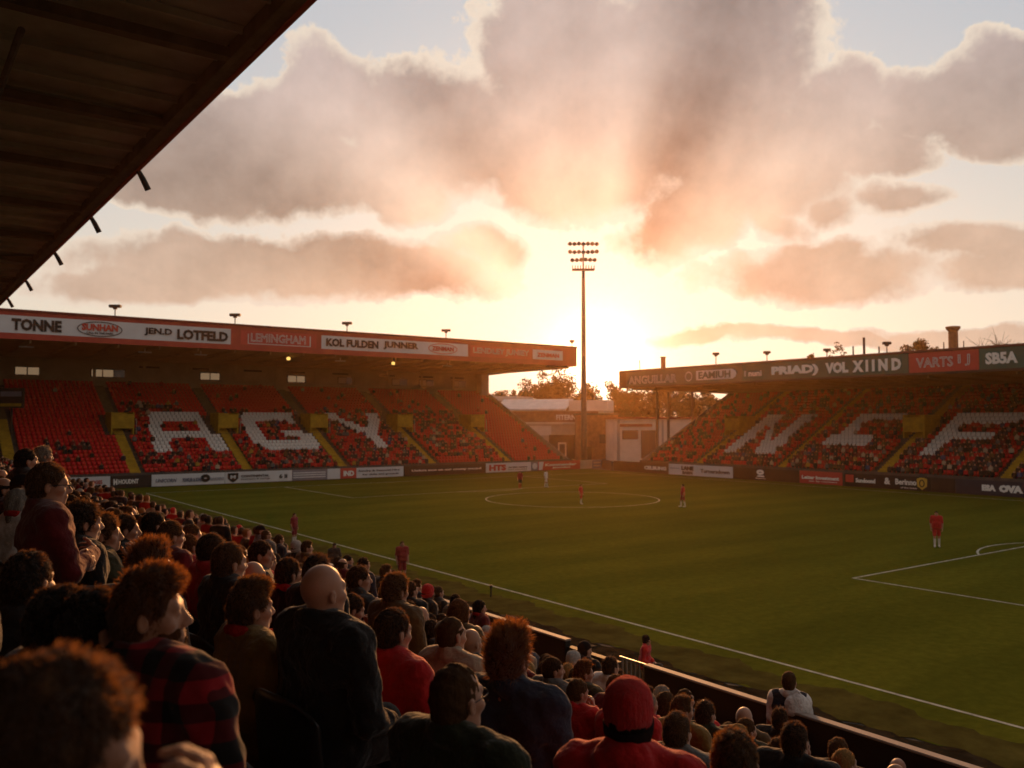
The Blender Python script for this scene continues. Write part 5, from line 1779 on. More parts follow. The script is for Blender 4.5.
HC = {'black': hairmat('black_hair', (.018, .012, .009)), 'dark brown': hairmat('dark_brown_hair', (.040, .021, .011)), 'brown': hairmat('brown_hair', (.085, .042, .018)),
      'ginger': hairmat('ginger_hair', (.11, .040, .012)), 'blond': hairmat('blond_hair', (.30, .17, .06)), 'grey': hairmat('grey_hair', (.26, .23, .20))}


def clothmat(n, c, r=.85, sh=.2): return mat(n, c, r, .28, 7, .9, 22, spec=.15, sheen=sh)
CL = {'black': clothmat('black_cloth', (.010, .0095, .0095)), 'dark green': clothmat('dark_green_cloth', (.020, .024, .010)), 'navy': clothmat('navy_cloth', (.012, .016, .030)),
      'dark blue': clothmat('denim_cloth', (.022, .036, .060)), 'red': clothmat('red_cloth', (.50, .012, .014)), 'kit red': clothmat('kit_red_cloth', (.42, .018, .018)), 'claret': clothmat('claret_cloth', (.20, .012, .02)), 'deep red': clothmat('deep_red_cloth', (.10, .006, .008)), 'maroon': clothmat('maroon_cloth', (.13, .010, .012)), 'brown': clothmat('brown_cloth', (.10, .055, .020)),
      'mustard': clothmat('mustard_cloth', (.20, .12, .028)), 'grey': clothmat('grey_cloth', (.11, .105, .10)), 'beige': clothmat('beige_cloth', (.38, .29, .20)), 'white': clothmat('white_cloth', (.62, .60, .58)),
      'charcoal': clothmat('charcoal_cloth', (.030, .028, .027)), 'olive': clothmat('olive_cloth', (.050, .044, .018))}
M['beanie'] = mat('red_knit', (.62, .014, .016), .95, .2, 30, .9, 90, spec=.1, stretch=(3, 3, .6), sheen=.2)
M['knit_dark'] = mat('dark_knit', (.020, .012, .012), .95, .25, 30, .9, 90, spec=.1, stretch=(3, 3, .6))
M['knit_grey'] = mat('grey_knit', (.34, .32, .30), .95, .2, 30, .9, 90, spec=.1)
M['knit_red'] = mat('red_scarf_knit', (.36, .014, .014), .95, .3, 30, .8, 70, spec=.1)
M['shoe'] = mat('dark_shoe_leather', (.02, .018, .016), .5, .2, 8)
M['sock_white'] = mat('white_sock', (.60, .57, .53), .9, .1, 8)
M['sock_red'] = mat('red_sock', (.35, .02, .02), .9, .15, 8)


def plaid():
    m_ = bpy.data.materials.new('red_black_plaid_flannel'); m_.use_nodes = True
    nt = m_.node_tree; N, L = nt.nodes, nt.links; b = N['Principled BSDF']
    b.inputs['Roughness'].default_value = .9; b.inputs['Sheen Weight'].default_value = .2; b.inputs['Specular IOR Level'].default_value = .1
    tc = N.new('ShaderNodeTexCoord')
    fac = []
    for d, sc_ in (('X', 2.6), ('Z', 2.6)):
        w = N.new('ShaderNodeTexWave'); w.bands_direction = d; w.inputs['Scale'].default_value = sc_; w.inputs['Distortion'].default_value = .6; w.inputs['Detail Scale'].default_value = 2
        L.new(tc.outputs['Object'], w.inputs['Vector'])
        r = N.new('ShaderNodeValToRGB'); r.color_ramp.elements[0].position = .46; r.color_ramp.elements[1].position = .54
        L.new(w.outputs['Fac'], r.inputs[0]); fac.append(r.outputs[0])
    mx = N.new('ShaderNodeMix'); mx.data_type = 'RGBA'; mx.inputs['Factor'].default_value = .5
    L.new(fac[0], mx.inputs[6]); L.new(fac[1], mx.inputs[7])
    r = N.new('ShaderNodeValToRGB'); r.color_ramp.interpolation = 'CONSTANT'
    r.color_ramp.elements[0].color = (.012, .010, .010, 1); r.color_ramp.elements[1].position = .35; r.color_ramp.elements[1].color = (.075, .006, .008, 1)
    e = r.color_ramp.elements.new(.8); e.color = (.27, .010, .016, 1)
    L.new(mx.outputs[2], r.inputs[0]); L.new(r.outputs[0], b.inputs['Base Color'])
    return m_


M['plaid'] = plaid()

# ------------------------------------------------------------------ assembling a person
PARTNAME = {'legs': 'trousers', 'shoes': 'shoes', 'hair': 'hair', 'hat': 'hat', 'band': 'hat_band', 'scarf': 'scarf', 'glasses': 'glasses', 'beard': 'beard'}
_cache = {}


def arrays_to_mesh(nm, a, material):
    me = mesh_np(nm, a[0], [a[1]] + ([a[2]] if len(a) > 2 and a[2] is not None else []), smooth=True)
    me.materials.append(material)
    if nm == 'hair' and len(a) > 2 and a[2] is not None:
        me.materials.append(material)
        nt_ = len(a[2]); nq = len(a[1])
        mi = np.zeros(nq + nt_, np.int32); mi[nq - nt_:] = 1
        me.polygons.foreach_set('material_index', mi)
    return me


def proto(key, P, strands=0, **kw):
    if key not in _cache:
        arr = build_arrays(P, strands=strands, **kw)
        _cache[key] = {k: arrays_to_mesh(k, v, SK['fair']) for k, v in arr.items()}
    return _cache[key]


def assemble(meshes, loc, rz, sc, mats, label, group, cat='person', garment='jacket', parts=None):
    """person = body mesh; garments, hair, hats as children; materials per object"""
    def mk(nm, me, mt, parent):
        o = bpy.data.objects.new(nm, me); COL.objects.link(o)
        mt = mt if isinstance(mt, tuple) else (mt,)
        for i_, sl_ in enumerate(o.material_slots): sl_.link = 'OBJECT'; sl_.material = mt[min(i_, len(mt) - 1)]
        if parent: o.parent = parent
        return o
    b = mk('person', meshes['body'], mats['skin'], None)
    b.location = loc; b.rotation_euler = (0, 0, rz); b.scale = (sc, sc, sc)
    tag(b, label, cat, group)
    for k, me in meshes.items():
        if k == 'body' or (parts and k not in parts): continue
        if k == 'top': mk(garment, me, mats['top'], b)
        elif k == 'band': continue
        elif k == 'hat':
            h = mk(PARTNAME[k], me, mats['hat'], b)
            if 'band' in meshes: mk('hat_band', meshes['band'], mats['band'], h)
        elif k == 'shoes' and mats.get('socks'): mk('socks', me, mats['socks'], b)
        else: mk(mats.get('legname', PARTNAME[k]) if k == 'legs' else PARTNAME[k], me, mats[k], b)
    return b
# ------------------------------------------------------------------ the people one can pick out in the near stand
def E_(px, top, w, label, hair='short', hc='dark brown', cl='black', t=0, skin='fair', hw=.212, short=None, **kw):
    return dict(px=px, top=top, F=hw * FPX / w, label=label, hair=hair, hc=hc, cl=cl, t=t, skin=skin, short=short, kw=kw)


EXPL = [
    E_(40, 645, 176, 'blurred sandy haired person close to the lens with a hand raised to the chin', 'short', 'brown', 'black', 22, short='the blurred head', pose='chin', yaw=10, nod=16, hw=.22),
    E_(153, 560, 84, 'bearded person with swept ginger hair in a red and black plaid shirt', 'quiff', 'ginger', 'plaid', -8, short='the plaid shirt', beard=True, yaw=42, hw=.262, build=1.34),
    E_(325, 565, 48, 'bald heavy person in a black coat seen from behind', 'none', 'grey', 'black', 4, short='the bald person in black', fat=1.1, build=1.24, belly=.8),
    E_(393, 606, 41, 'dark haired person in a bright red collared jacket', 'short', 'dark brown', 'red', 4, short='the bright red jacket', build=1.16, hw=.222),
    E_(452, 617, 36, 'person with cropped brown hair and ear, in a beige jacket with upright collar', 'buzz', 'brown', 'beige', 0, short='the beige jacket', yaw=8, hw=.245),
    E_(458, 663, 62, 'close cropped person with glasses in a dark green coat, lowest beside the frame edge', 'buzz', 'brown', 'dark green', -2, short='the dark green coat', glasses=True, hw=.222, build=1.18),
    E_(510, 616, 48, 'person with wild spiky ginger hair in a dark denim jacket', 'spiky', 'ginger', 'dark blue', -12, short='the spiky hair', hw=.225, build=1.14),
    E_(629, 676, 57, 'person in a bright red knitted beanie and red coat', 'short', 'black', 'red', -20, short='the red beanie', hat='beanie', hw=.212, hood=True, collar=2),
    E_(252, 575, 46, 'brown haired person in a mustard jacket with a red scarf at the neck', 'quiff', 'brown', 'mustard', 8, short='the mustard jacket', scarf=True, hw=.225, fat=1.12),
    E_(230, 541, 34, 'short haired person with reddish ear in a black jacket, behind the mustard jacket', 'short', 'brown', 'black', 4, short='the black jacket'),
    E_(254, 562, 26, 'grey bald head peeping between black coats', 'none', 'grey', 'charcoal', 0),
    E_(289, 556, 27, 'dark haired person with a red collar under a black coat', 'short', 'dark brown', 'black', 0, scarf=True),
    E_(262, 539, 24, 'dark haired person with face turned along the touchline', 'short', 'dark brown', 'charcoal', 35, yaw=10),
    E_(317, 551, 29, 'person with thick dark hair behind the bald person in black', 'tuft', 'dark brown', 'black', -5),
    E_(213, 532, 28, 'dark haired person in a red top, in front of the black jacket', 'short', 'dark brown', 'red', 8, short='the red top'),
    E_(153, 533, 42, 'tousled ginger head just beyond the plaid shirt', 'spiky', 'ginger', 'black', 0, short='the tousled ginger head', hw=.235),
    E_(49, 460, 39, 'person in a deep red jacket with folded arms and glasses against the end stand', 'short', 'brown', 'deep red', 12, short='the folded arms', glasses=True, pose='fold', hw=.222, build=1.06, yaw=8),
    E_(27, 447, 21, 'dark silhouetted person in black behind the red jacket with folded arms', 'short', 'black', 'black', 0, yaw=5),
    E_(44, 446, 16, 'grey haired person half hidden behind the red jacket with folded arms', 'curly', 'grey', 'charcoal', 10),
    E_(84, 498, 36, 'person with wavy dark hair bent forward in the shade', 'curly', 'black', 'black', 6, short='the wavy dark hair', hw=.225, lean=.15),
    E_(105, 511, 34, 'curly brown haired person with hands raised to the face', 'curly', 'brown', 'olive', 20, pose='clasp', hw=.225, yaw=6),
    E_(126, 512, 26, 'short dark haired person with sunlit forehead above the curly heads', 'short', 'dark brown', 'black', 20),
    E_(155, 510, 24, 'round dark head above the tousled ginger one', 'short', 'black', 'charcoal', 0),
    E_(171, 519, 26, 'round brown head in front of the round dark one', 'short', 'brown', 'maroon', 0),
    E_(192, 523, 20, 'brown haired person with face lit low by the sun', 'short', 'brown', 'black', 25, yaw=10),
    E_(178, 536, 16, 'small curly dark head beside the tousled ginger one', 'curly', 'dark brown', 'grey', 0),
    E_(349, 592, 27, 'person in red holding clasped hands to the mouth', 'short', 'dark brown', 'red', 20, short='the clasped hands', pose='clasp', nod=12, hw=.225, puff=.015),
    E_(360, 564, 23, 'dark haired person turned sideways between the bald coat and the pitch', 'tuft', 'dark brown', 'charcoal', 20, yaw=8),
    E_(396, 571, 29, 'person with broad brown hair below the claret player', 'curly', 'brown', 'brown', 0, hw=.23),
    E_(392, 582, 23, 'dark curly head beneath the broad brown hair', 'curly', 'dark brown', 'black', 5),
    E_(411, 580, 16, 'small dark haired person in black just before the parapet end', 'short', 'dark brown', 'black', 0),
    E_(421, 605, 18, 'bald grey person in a black jacket next to the pale coping', 'none', 'grey', 'black', 0, short='the bald grey person'),
    E_(460, 598, 23, 'person with long auburn hair outlined against the parapet', 'long', 'ginger', 'brown', 0, short='the long auburn hair'),
    E_(476, 624, 16, 'bald person turned sideways below the long auburn hair', 'fringe', 'brown', 'maroon', 20),
    E_(388, 597, 22, 'flat brown head behind the bright red jacket', 'curly', 'brown', 'charcoal', 0),
    E_(543, 643, 13, 'small brown head beyond the spiky hair, close to the parapet', 'short', 'brown', 'grey', 0),
    E_(546, 653, 15, 'dark head in black beyond the spiky hair', 'short', 'black', 'black', 0),
    E_(574, 652, 16, 'person in a pale grey knitted hat below the hooded figure', 'short', 'grey', 'black', 10, hat='cap_grey', short='the pale knitted hat'),
    E_(577, 666, 19, 'dark haired person in a brown coat below the pale knitted hat', 'short', 'dark brown', 'brown', 0, short='the brown coat'),
    E_(611, 655, 18, 'dark haired person in a white shirt behind the red beanie', 'tuft', 'dark brown', 'white', 5, short='the white shirt'),
    E_(527, 661, 17, 'dark haired person beside the denim shoulder', 'long', 'black', 'black', 0),
    E_(541, 666, 14, 'pink bald head beside the denim shoulder', 'fringe', 'brown', 'navy', 5),
    E_(592, 692, 21, 'person with tight dark curls left of the red beanie', 'curly', 'black', 'charcoal', 0, hw=.22),
    E_(551, 690, 18, 'person with straight auburn hair in a pale hooded coat', 'long', 'ginger', 'beige', 0, hood=True),
    E_(572, 706, 20, 'person in an olive coat in the gap beside the red beanie', 'short', 'dark brown', 'olive', 0),
    E_(677, 709, 35, 'person with short brown hair in a grey denim jacket', 'short', 'brown', 'grey', -10, short='the grey denim jacket', hw=.222),
    E_(734, 726, 60, 'large brown head rising from the bottom edge beside the grey denim jacket', 'short', 'brown', 'black', -28, short='the large brown head', hw=.222),
    E_(795, 719, 32, 'thick necked dark haired person in a black padded coat', 'short', 'dark brown', 'black', -6, short='the black padded coat', garment='puffer', build=1.2),
    E_(744, 705, 21, 'bald person with a thick neck in front of the parapet', 'none', 'brown', 'brown', -4, short='the thick bald neck', fat=1.1),
    E_(705, 699, 23, 'dark tousled person in a dark green coat next to the parapet', 'tuft', 'dark brown', 'dark green', 0),
    E_(663, 684, 18, 'grey haired person turned sideways below the barred gate', 'short', 'grey', 'maroon', 30, yaw=8),
    E_(673, 677, 14, 'short haired person just above the grey haired one', 'buzz', 'brown', 'charcoal', 0),
    E_(688, 683, 16, 'dark wavy head close to the parapet below the gate', 'curly', 'black', 'grey', 0),
    E_(727, 710, 12, 'small dark head left of the thick bald neck', 'short', 'black', 'black', 0),
    E_(720, 722, 16, 'dark hat above the large brown head', 'short', 'black', 'charcoal', 0, hat='cap_dark'),
    E_(780, 706, 20, 'dark round head under the white shirted helper at the parapet', 'tuft', 'dark brown', 'black', -8),
    E_(772, 728, 17, 'brown head squeezed between the thick bald neck and the padded coat', 'short', 'brown', 'maroon', 0),
    E_(838, 736, 24, 'brown haired person alone to one side of the padded coat', 'short', 'brown', 'charcoal', -4, short='the lone brown head'),
    E_(879, 749, 18, 'dark head low at the frame edge before the parapet', 'short', 'dark brown', 'black', 0),
    E_(898, 756, 21, 'bald head at the bottom edge, closest to the parapet', 'none', 'brown', 'grey', 0),
    E_(100, 583, 70, 'hunched dark person in a shadowed olive coat behind the plaid shirt', 'short', 'black', 'olive', 4, hw=.222, hood=True, lean=.1),
    E_(62, 582, 66, 'hunched person in a black coat below the folded arms', 'short', 'black', 'black', 0, build=1.25),
    E_(30, 548, 52, 'dark broad shouldered person in charcoal in front of the folded arms', 'short', 'black', 'charcoal', -32, build=1.25),
    E_(-44, 520, 62, 'person in a shiny black padded jacket at the very edge of the crowd', 'short', 'black', 'black', 4, garment='puffer', hw=.222),
    E_(585, 640, 13.5, 'hooded person in black leaning on the parapet', 'short', 'dark brown', 'black', 10, hw=.188, short='the hooded figure', hat='cap_dark', garment='jacket', hood=True),
]
LAND = []
expl_xy = []
FLOORSEAT = []
GN = 'spectators in the near stand'
for i, e in enumerate(EXPL):
    kw = dict(e['kw'])
    hat = kw.get('hat')
    cap_col = None
    if hat in ('cap_grey', 'cap_dark'):
        cap_col = M['knit_grey'] if hat == 'cap_grey' else M['knit_dark']; kw['hat'] = 'cap' if hat == 'cap_dark' else 'beanie'
    P = dict(BASE, seed=100 + i, hair=e['hair'] if not (hat and e['hair'] == 'short') else 'buzz')
    P.update({k: v for k, v in kw.items() if k in BASE or k in ('hat', 'scarf', 'glasses', 'beard', 'hood')})
    P['yaw'] = P['yaw'] + rng.uniform(-4, 4); P['nod'] = P['nod'] + rng.uniform(-4, 5)
    P['collar'] = kw.get('collar', 1.2 if e['cl'] in ('beige', 'dark blue', 'grey', 'black', 'dark green', 'red') else 1)
    F_ = e['F']; near = F_ < 7.5
    meshes = proto('x%d' % i, P, strands=(9000 if F_ < 4.5 else 5000) if near else 1200, fine=.0062 if F_ < 4.5 else .0085, cloth=.0125 if F_ < 4.5 else .017)
    rz_ = -math.pi / 2 - R(e['t'] - 14)
    top = at(e['px'], e['top'], F_)
    hz = max([float(np.array([v.co[2] for v in meshes[k].vertices]).max()) for k in ('body', 'hair', 'hat') if k in meshes]) if near else 1.345
    hz -= .012 if e['hair'] in ('spiky', 'quiff', 'curly') else 0.004
    oy = P['lean'] * .56 - .01
    fw_ = np.array([-math.sin(rz_), math.cos(rz_), 0])
    base = top - fw_ * oy - np.array([0, 0, hz])
    cl = e['cl']
    hatm = cap_col or M['beanie']
    mats = dict(skin=SK[e['skin']], top=M['plaid'] if cl == 'plaid' else CL[cl], legs=CL['charcoal'] if i % 3 else CL['navy'], shoes=M['shoe'], hair=HC[e['hc']], beard=HC[e['hc']], hat=hatm, band=M['knit_dark'] if hatm is M['beanie'] else hatm, scarf=M['knit_red'], glasses=M['ink'])
    assemble(meshes, base, rz_, 1.0, mats, e['label'], GN, garment='shirt' if cl in ('plaid', 'white') else 'coat' if cl in ('black', 'dark green', 'brown', 'charcoal', 'olive') else 'jacket')
    expl_xy.append((base[0], base[1]))
    if e['short']: LAND.append((e['short'], base[0], base[1]))
    if F_ < 8: FLOORSEAT.append((base, rz_, e['label']))

# black seats under the nearest ones
def black_seat(base, rz_, label):
    e = empty('stand_seat', base, label, 'seat', 'black seats of the near stand', rz_)
    v, f = [], []
    n = 13
    for j, z in enumerate((.44, .58, .72, .80, .84)):
        for t in np.linspace(-1, 1, n):
            cut = .84 - .10 * abs(t) ** 3
            zz = min(z, cut) if j >= 3 else z
            x = .245 * t
            y = -.20 - .10 * (z - .44) + .07 * t * t
            v.append((x, y, zz))
    m_ = len(v)
    v += [(x, y - .018, z) for x, y, z in v]
    for j in range(4):
        for k in range(n - 1):
            a = j * n + k
            f += [(a, a + 1, a + n + 1, a + n), (m_ + a, m_ + a + n, m_ + a + n + 1, m_ + a + 1)]
    for k in range(n - 1):
        a = 4 * n + k
        f += [(a, a + 1, m_ + a + 1, m_ + a), (k + 1, k, m_ + k, m_ + k + 1)]
    for j in range(4):
        a = j * n; b_ = j * n + n - 1
        f += [(a, a + n, m_ + a + n, m_ + a), (b_ + n, b_, m_ + b_, m_ + b_ + n)]
    if 'sb' not in _cache:
        me = mesh_np('seat_back', np.array(v), [np.array(f)], smooth=True); me.materials.append(M['seat_black'])
        pv = MB().box(-.23, .23, -.20, .22, .40, .44); bm_ = mesh_np('seat_pan', np.array(pv.v), [np.array(pv.f)]); bm_.materials.append(M['seat_black'])
        bs = []
        for xx in (-.20, .16):
            pv = MB().box(xx, xx + .04, -.18, .16, .05, .40); b2 = mesh_np('bracket', np.array(pv.v), [np.array(pv.f)]); b2.materials.append(M['steel_dark']); bs.append(b2)
        _cache['sb'] = (me, bm_, *bs)
    for nm, me in zip(('seat_back', 'seat_pan', 'bracket', 'bracket'), _cache['sb']):
        link(nm, me, None, e)


for base, rz_, lab in FLOORSEAT:
    w_ = lab.split()
    black_seat(base - np.array([0, 0, .02]), rz_, ('black seat of the ' + lab) if len(w_) <= 11 else 'black seat of the ' + ' '.join(w_[:11]))

# ------------------------------------------------------------------ the rest of the near crowd: 300 nearest as people, the rest one mass
PRO = []
PSP = [dict(hair='short', yaw=4), dict(hair='short', yaw=26, build=1.16), dict(hair='buzz', yaw=10), dict(hair='none', yaw=-6, fat=1.08), dict(hair='short', yaw=8, fat=1.06), dict(hair='long', yaw=12, build=.9, fat=.92),
       dict(hair='quiff', yaw=22), dict(hair='tuft', yaw=-4), dict(hair='fringe', yaw=14, belly=.8), dict(hair='buzz', hat='beanie', yaw=6), dict(hair='buzz', hat='cap', yaw=16), dict(hair='short', yaw=14, pose='clasp', nod=8),
       dict(hair='short', yaw=-8, build=1.16), dict(hair='long', yaw=28, build=.9, fat=.92, scarf=True)]
HDESC = {'short': '{c} haired', 'buzz': 'close cropped', 'none': 'bald', 'curly': 'curly {c} haired', 'long': 'long {c} haired', 'quiff': 'swept {c} haired', 'tuft': 'thick {c} haired', 'fringe': 'balding', 'spiky': 'spiky {c} haired'}
for k, d in enumerate(PSP):
    P = dict(BASE, seed=300 + k); P.update(d)
    PRO.append((P, proto('p%d' % k, P, strands=700, fine=.0095, coarse=.035, cloth=.020)))
cand = []
for i, xr in enumerate(NROW):
    if xr < 0.2: continue
    for y in np.arange(-1.5, 95.5, 0.47):
        jx, jy = rng.uniform(-.07, .07), rng.uniform(-.09, .09)
        if rng.random() < .06: continue
        x, yy = xr + jx - .05, y + jy
        stand = xr > 6.2 and yy > 11.5 and rng.random() < .55
        z = floor_z(xr) + (.44 if stand else 0) + rng.uniform(-.07, .07)
        h = (x, yy, z + 1.25)
        a, b_, d = proj(h)
        if d < .5 or not (-140 < a < 1160 and b_ < 900): continue
        if any((x - ex) ** 2 + (yy - ey) ** 2 < .40 ** 2 for ex, ey in expl_xy): continue
        vis = -6 < a < 1030 and b_ < 790
        if d < (6.4 if a > 540 else 7.2): continue
        cand.append((d, x, yy, z, stand, vis, i))
cand.sort()
ORD = ['front', 'second', 'third', 'fourth', 'fifth', 'sixth', 'seventh', 'eighth', 'ninth', 'tenth', 'eleventh']
CLK = ['black'] * 5 + ['charcoal'] * 3 + ['navy', 'navy', 'maroon', 'maroon', 'red', 'red', 'red', 'dark green', 'brown', 'grey', 'grey', 'beige', 'white', 'olive', 'dark blue', 'mustard']
HCK = ['dark brown'] * 4 + ['brown'] * 4 + ['black'] * 2 + ['ginger', 'blond', 'grey']
n_ind = 296 - len(EXPL)
used, ind, mass = set(), 0, []
for (d, x, y, z, stand, vis, i) in cand:
    if vis and ind < n_ind:
        row = ORD[min(10, len(NROW) - 1 - i)]
        lm = min(LAND, key=lambda l: (l[1] - x) ** 2 * 2 + (l[2] - y) ** 2)[0]
        for tr in range(400):
            k = rng.randrange(len(PSP)); c = rng.choice(CLK); hc = rng.choice(HCK); sp = PSP[k]
            if sp.get('hat') == 'beanie': hk = rng.choice(['red', 'dark', 'grey']); ds = 'person in a %s knitted hat and %s coat' % (hk, c)
            elif sp.get('hat') == 'cap': hk = 'dark'; ds = 'person in a dark cap and %s coat' % c
            else: hk = 'red'; ds = '%s person in %s' % (HDESC[sp['hair']].format(c=hc), 'a %s coat' % c)
            if sp.get('pose') == 'clasp': ds += ', hands raised'
            if sp.get('scarf'): ds += ' and scarf'
            lab = '%s, %s row, beyond %s' % (ds, row, lm)
            if len(lab.replace('-', ' ').split()) > 16: continue
            if lab not in used: break
        used.add(lab)
        hm = {'red': M['beanie'], 'dark': M['knit_dark'], 'grey': M['knit_grey']}[hk]
        mats = dict(skin=SK[rng.choice(['fair', 'fair', 'fair', 'tan', 'deep'] if d > 9 else ['fair', 'tan'])], top=CL[c], legs=CL['charcoal'], shoes=M['shoe'], hair=HC[hc], hat=hm, band=hm, scarf=M['knit_red'], glasses=M['ink'])
        assemble(PRO[k][1], (x, y, z), -math.pi / 2 - R(rng.uniform(-28, 12)), rng.uniform(.88, .97), mats, lab, GN, garment='coat', parts=('top', 'hair', 'hat', 'scarf', 'legs'))
        ind += 1
    else:
        mass.append((x, y, z, -math.pi / 2 - R(rng.uniform(-35, 15)), rng.uniform(.88, .98)))

# low detail people for the mass and the far stands
def lowpoly(res, hair=True, seed=1, stand=False, legs=True):
    P = dict(BASE, seed=seed)
    F = Field(np.arange(-.40, .40, res), np.arange(-.28, .62, res), np.arange(-.02 if legs else .40, 1.42, res))
    torso(F, P, .012)
    J = joints(P)
    for s_ in (-1, 1):
        sh, el, wr, hy, hz = J[s_]
        F.cap(sh, el, .066, .055, .04); F.cap(el, wr, .055, .045, .03)
        if legs: F.cap((s_ * .09, .02, .52), (s_ * .125, .45, .5), .09, .07, .05); F.cap((s_ * .125, .45, .5), (s_ * .12, .46, .03), .07, .055, .04)
    piv, Rm = head_T(P)
    F.cap(piv + (0, -.03, -.1), piv + (0, -.01, .06), .058, .056, .03)
    F.ell(piv + (0, -.012, .13), (.084, .105, .102), .02); F.ell(piv + (0, .026, .062), (.060, .07, .086), .03); F.cap(piv + (0, .09, .1), piv + (0, .108, .07), .012, .014, .01)
    V, Q = F.mesh()
    cls = np.full(len(V), 2)
    cls[V[:, 2] < .60] = 3
    hz_ = V[:, 2] > piv[2] - .005
    cls[hz_] = 0
    if hair: cls[hz_ & ((V[:, 2] > piv[2] + .165) | ((V[:, 1] < piv[1] + .012) & (V[:, 2] > piv[2] + .02)))] = 1
    cls[(np.abs(V[:, 0]) < .2) & (V[:, 1] > .26) & (V[:, 2] > .56) & (V[:, 2] < .68)] = 0
    return V, Q, cls


CT = {'black': (.014, .010, .008), 'charcoal': (.034, .026, .022), 'navy': (.012, .016, .03), 'red': (.42, .012, .014), 'maroon': (.13, .01, .012), 'grey': (.11, .105, .1), 'white': (.62, .6, .58), 'brown': (.1, .055, .02), 'mustard': (.35, .2, .03), 'blue': (.03, .05, .12), 'beige': (.38, .29, .2)}


def crowd_arrays(inst, lod, colours):
    V, Q, cls = lod
    P, Qm = merged(inst, V, Q)
    tab = np.zeros((len(inst), 4, 3))
    q = np.random.default_rng(5)
    for n_ in range(len(inst)):
        tab[n_, 0] = ((.5, .27, .17), (.36, .18, .1), (.2, .1, .05))[q.choice(3, p=(.65, .25, .10))]
        tab[n_, 1] = ((.018, .012, .009), (.04, .021, .011), (.085, .042, .018), (.2, .07, .018), (.26, .23, .2), (.42, .012, .014))[q.choice(6, p=(.3, .3, .2, .07, .07, .06))]
        tab[n_, 2] = CT[colours[q.integers(len(colours))]]
        tab[n_, 3] = (.025, .025, .03)
    return P, Qm, tab[:, cls].reshape(-1, 3)


M['crowd'] = attr_mat('crowd_clothing_and_skin', .8, 0)
far = []
q = np.random.default_rng(21)
for (x, y, z, rz_, w, st_, row) in seats:
    if w: continue
    if st_ == 'E':
        d = .02
        if x < 22: d = .55 if (3 <= row <= 7 and 14.2 < x < 19) else .05 if row < 9 else .008
        elif x < 34.9: d = .40 if row < 5 else .55 if (14 <= row <= 19 and x < 31) else .22 if row < 14 else .03
        elif x < 47: d = .60 if row < 6 else .42 if row < 18 else .04
        elif x < 60: d = .75 if row < 7 else .62 if row < 14 else .45 if row < 18 else .04
        elif x < 72.4: d = .62 if 2 <= row < 18 else .15 if row < 20 else .03
        else: d = .12 if row < 2 else .02
    else:
        d = .80 if row < 7 else .68 if row < 13 else .5 if row < 18 else .34
        if y > 77.6: d *= .55
        if y < 30: d *= .6
    if q.random() < d:
        far.append((x, y + (-.14 if st_ == 'E' else 0), z - .04, math.pi if st_ == 'E' else math.pi / 2 - .0, q.uniform(.80, .94)))
        if st_ == 'S': far[-1] = (x - .14, y, z - .04, math.pi / 2, far[-1][4])
print('individual people', ind + len(EXPL), 'mass', len(mass), 'far', len(far))
l1 = lowpoly(.034, seed=2, legs=True)
l2 = lowpoly(.075, seed=3, legs=False)
m_near = [m for m in mass if proj(m[:3])[2] < 45]; m_far = [m for m in mass if proj(m[:3])[2] >= 45]
dark = ['black'] * 6 + ['charcoal'] * 3 + ['navy'] * 2 + ['maroon'] * 3 + ['red'] * 4 + ['red', 'grey', 'brown', 'brown', 'beige', 'blue']
l15 = lowpoly(.06, seed=4, legs=False)
A = [crowd_arrays(m_near, l1, dark), crowd_arrays(m_far, l15, dark), crowd_arrays(far, l2, dark + ['mustard', 'maroon', 'black', 'black', 'black', 'black', 'charcoal', 'charcoal', 'navy', 'navy', 'red', 'grey'])]
off = 0; VV, QQ, CC = [], [], []
for P_, Q_, C_ in A:
    VV.append(P_); QQ.append(Q_ + off); CC.append(C_); off += len(P_)
o = link('crowd', mesh_np('crowd', np.concatenate(VV), [np.concatenate(QQ)], True, np.concatenate(CC)), M['crowd'])
tag(o, 'mass of small distant spectators filling the far rows of all three stands', 'crowd', None, 'stuff')

# ------------------------------------------------------------------ people on and beside the pitch
def player(px, feet, hpx, rzdeg, shirt, shorts, socks, label, hc='dark brown', stride=0, pose='stand', group='footballers on the pitch', hair='short', legs='shorts', garment='shirt', loc=None, seed=0, **kw):
    p = at_plane(px, feet, 2, 0.0) if loc is None else np.array(loc, float)
    d = proj(p)[2]
    P = dict(BASE, neck=1.55, pose=pose, stride=stride, hair=hair, legs=legs, garment='shirt' if garment == 'shirt' else 'jacket', lean=.02, seed=500 + seed, collar=.6 if garment == 'shirt' else 1)
    P.update(kw)
    key = 'pl%d' % seed
    ms = proto(key, P, strands=300, fine=.012, coarse=.03, cloth=.02)
    sc = (hpx * d / FPX) / 1.79 if hpx else 1.0
    mats = dict(skin=SK['fair'], top=CL[shirt], legs=CL[shorts], shoes=M['shoe'], socks=M[socks] if socks else None, hair=HC[hc], hat=M['knit_dark'], band=M['knit_dark'], scarf=M['knit_red'], glasses=M['ink'])
    mats['legname'] = 'shorts' if legs == 'shorts' else 'trousers'
    return assemble(ms, p, R(rzdeg), sc, mats, label, group, garment=garment)


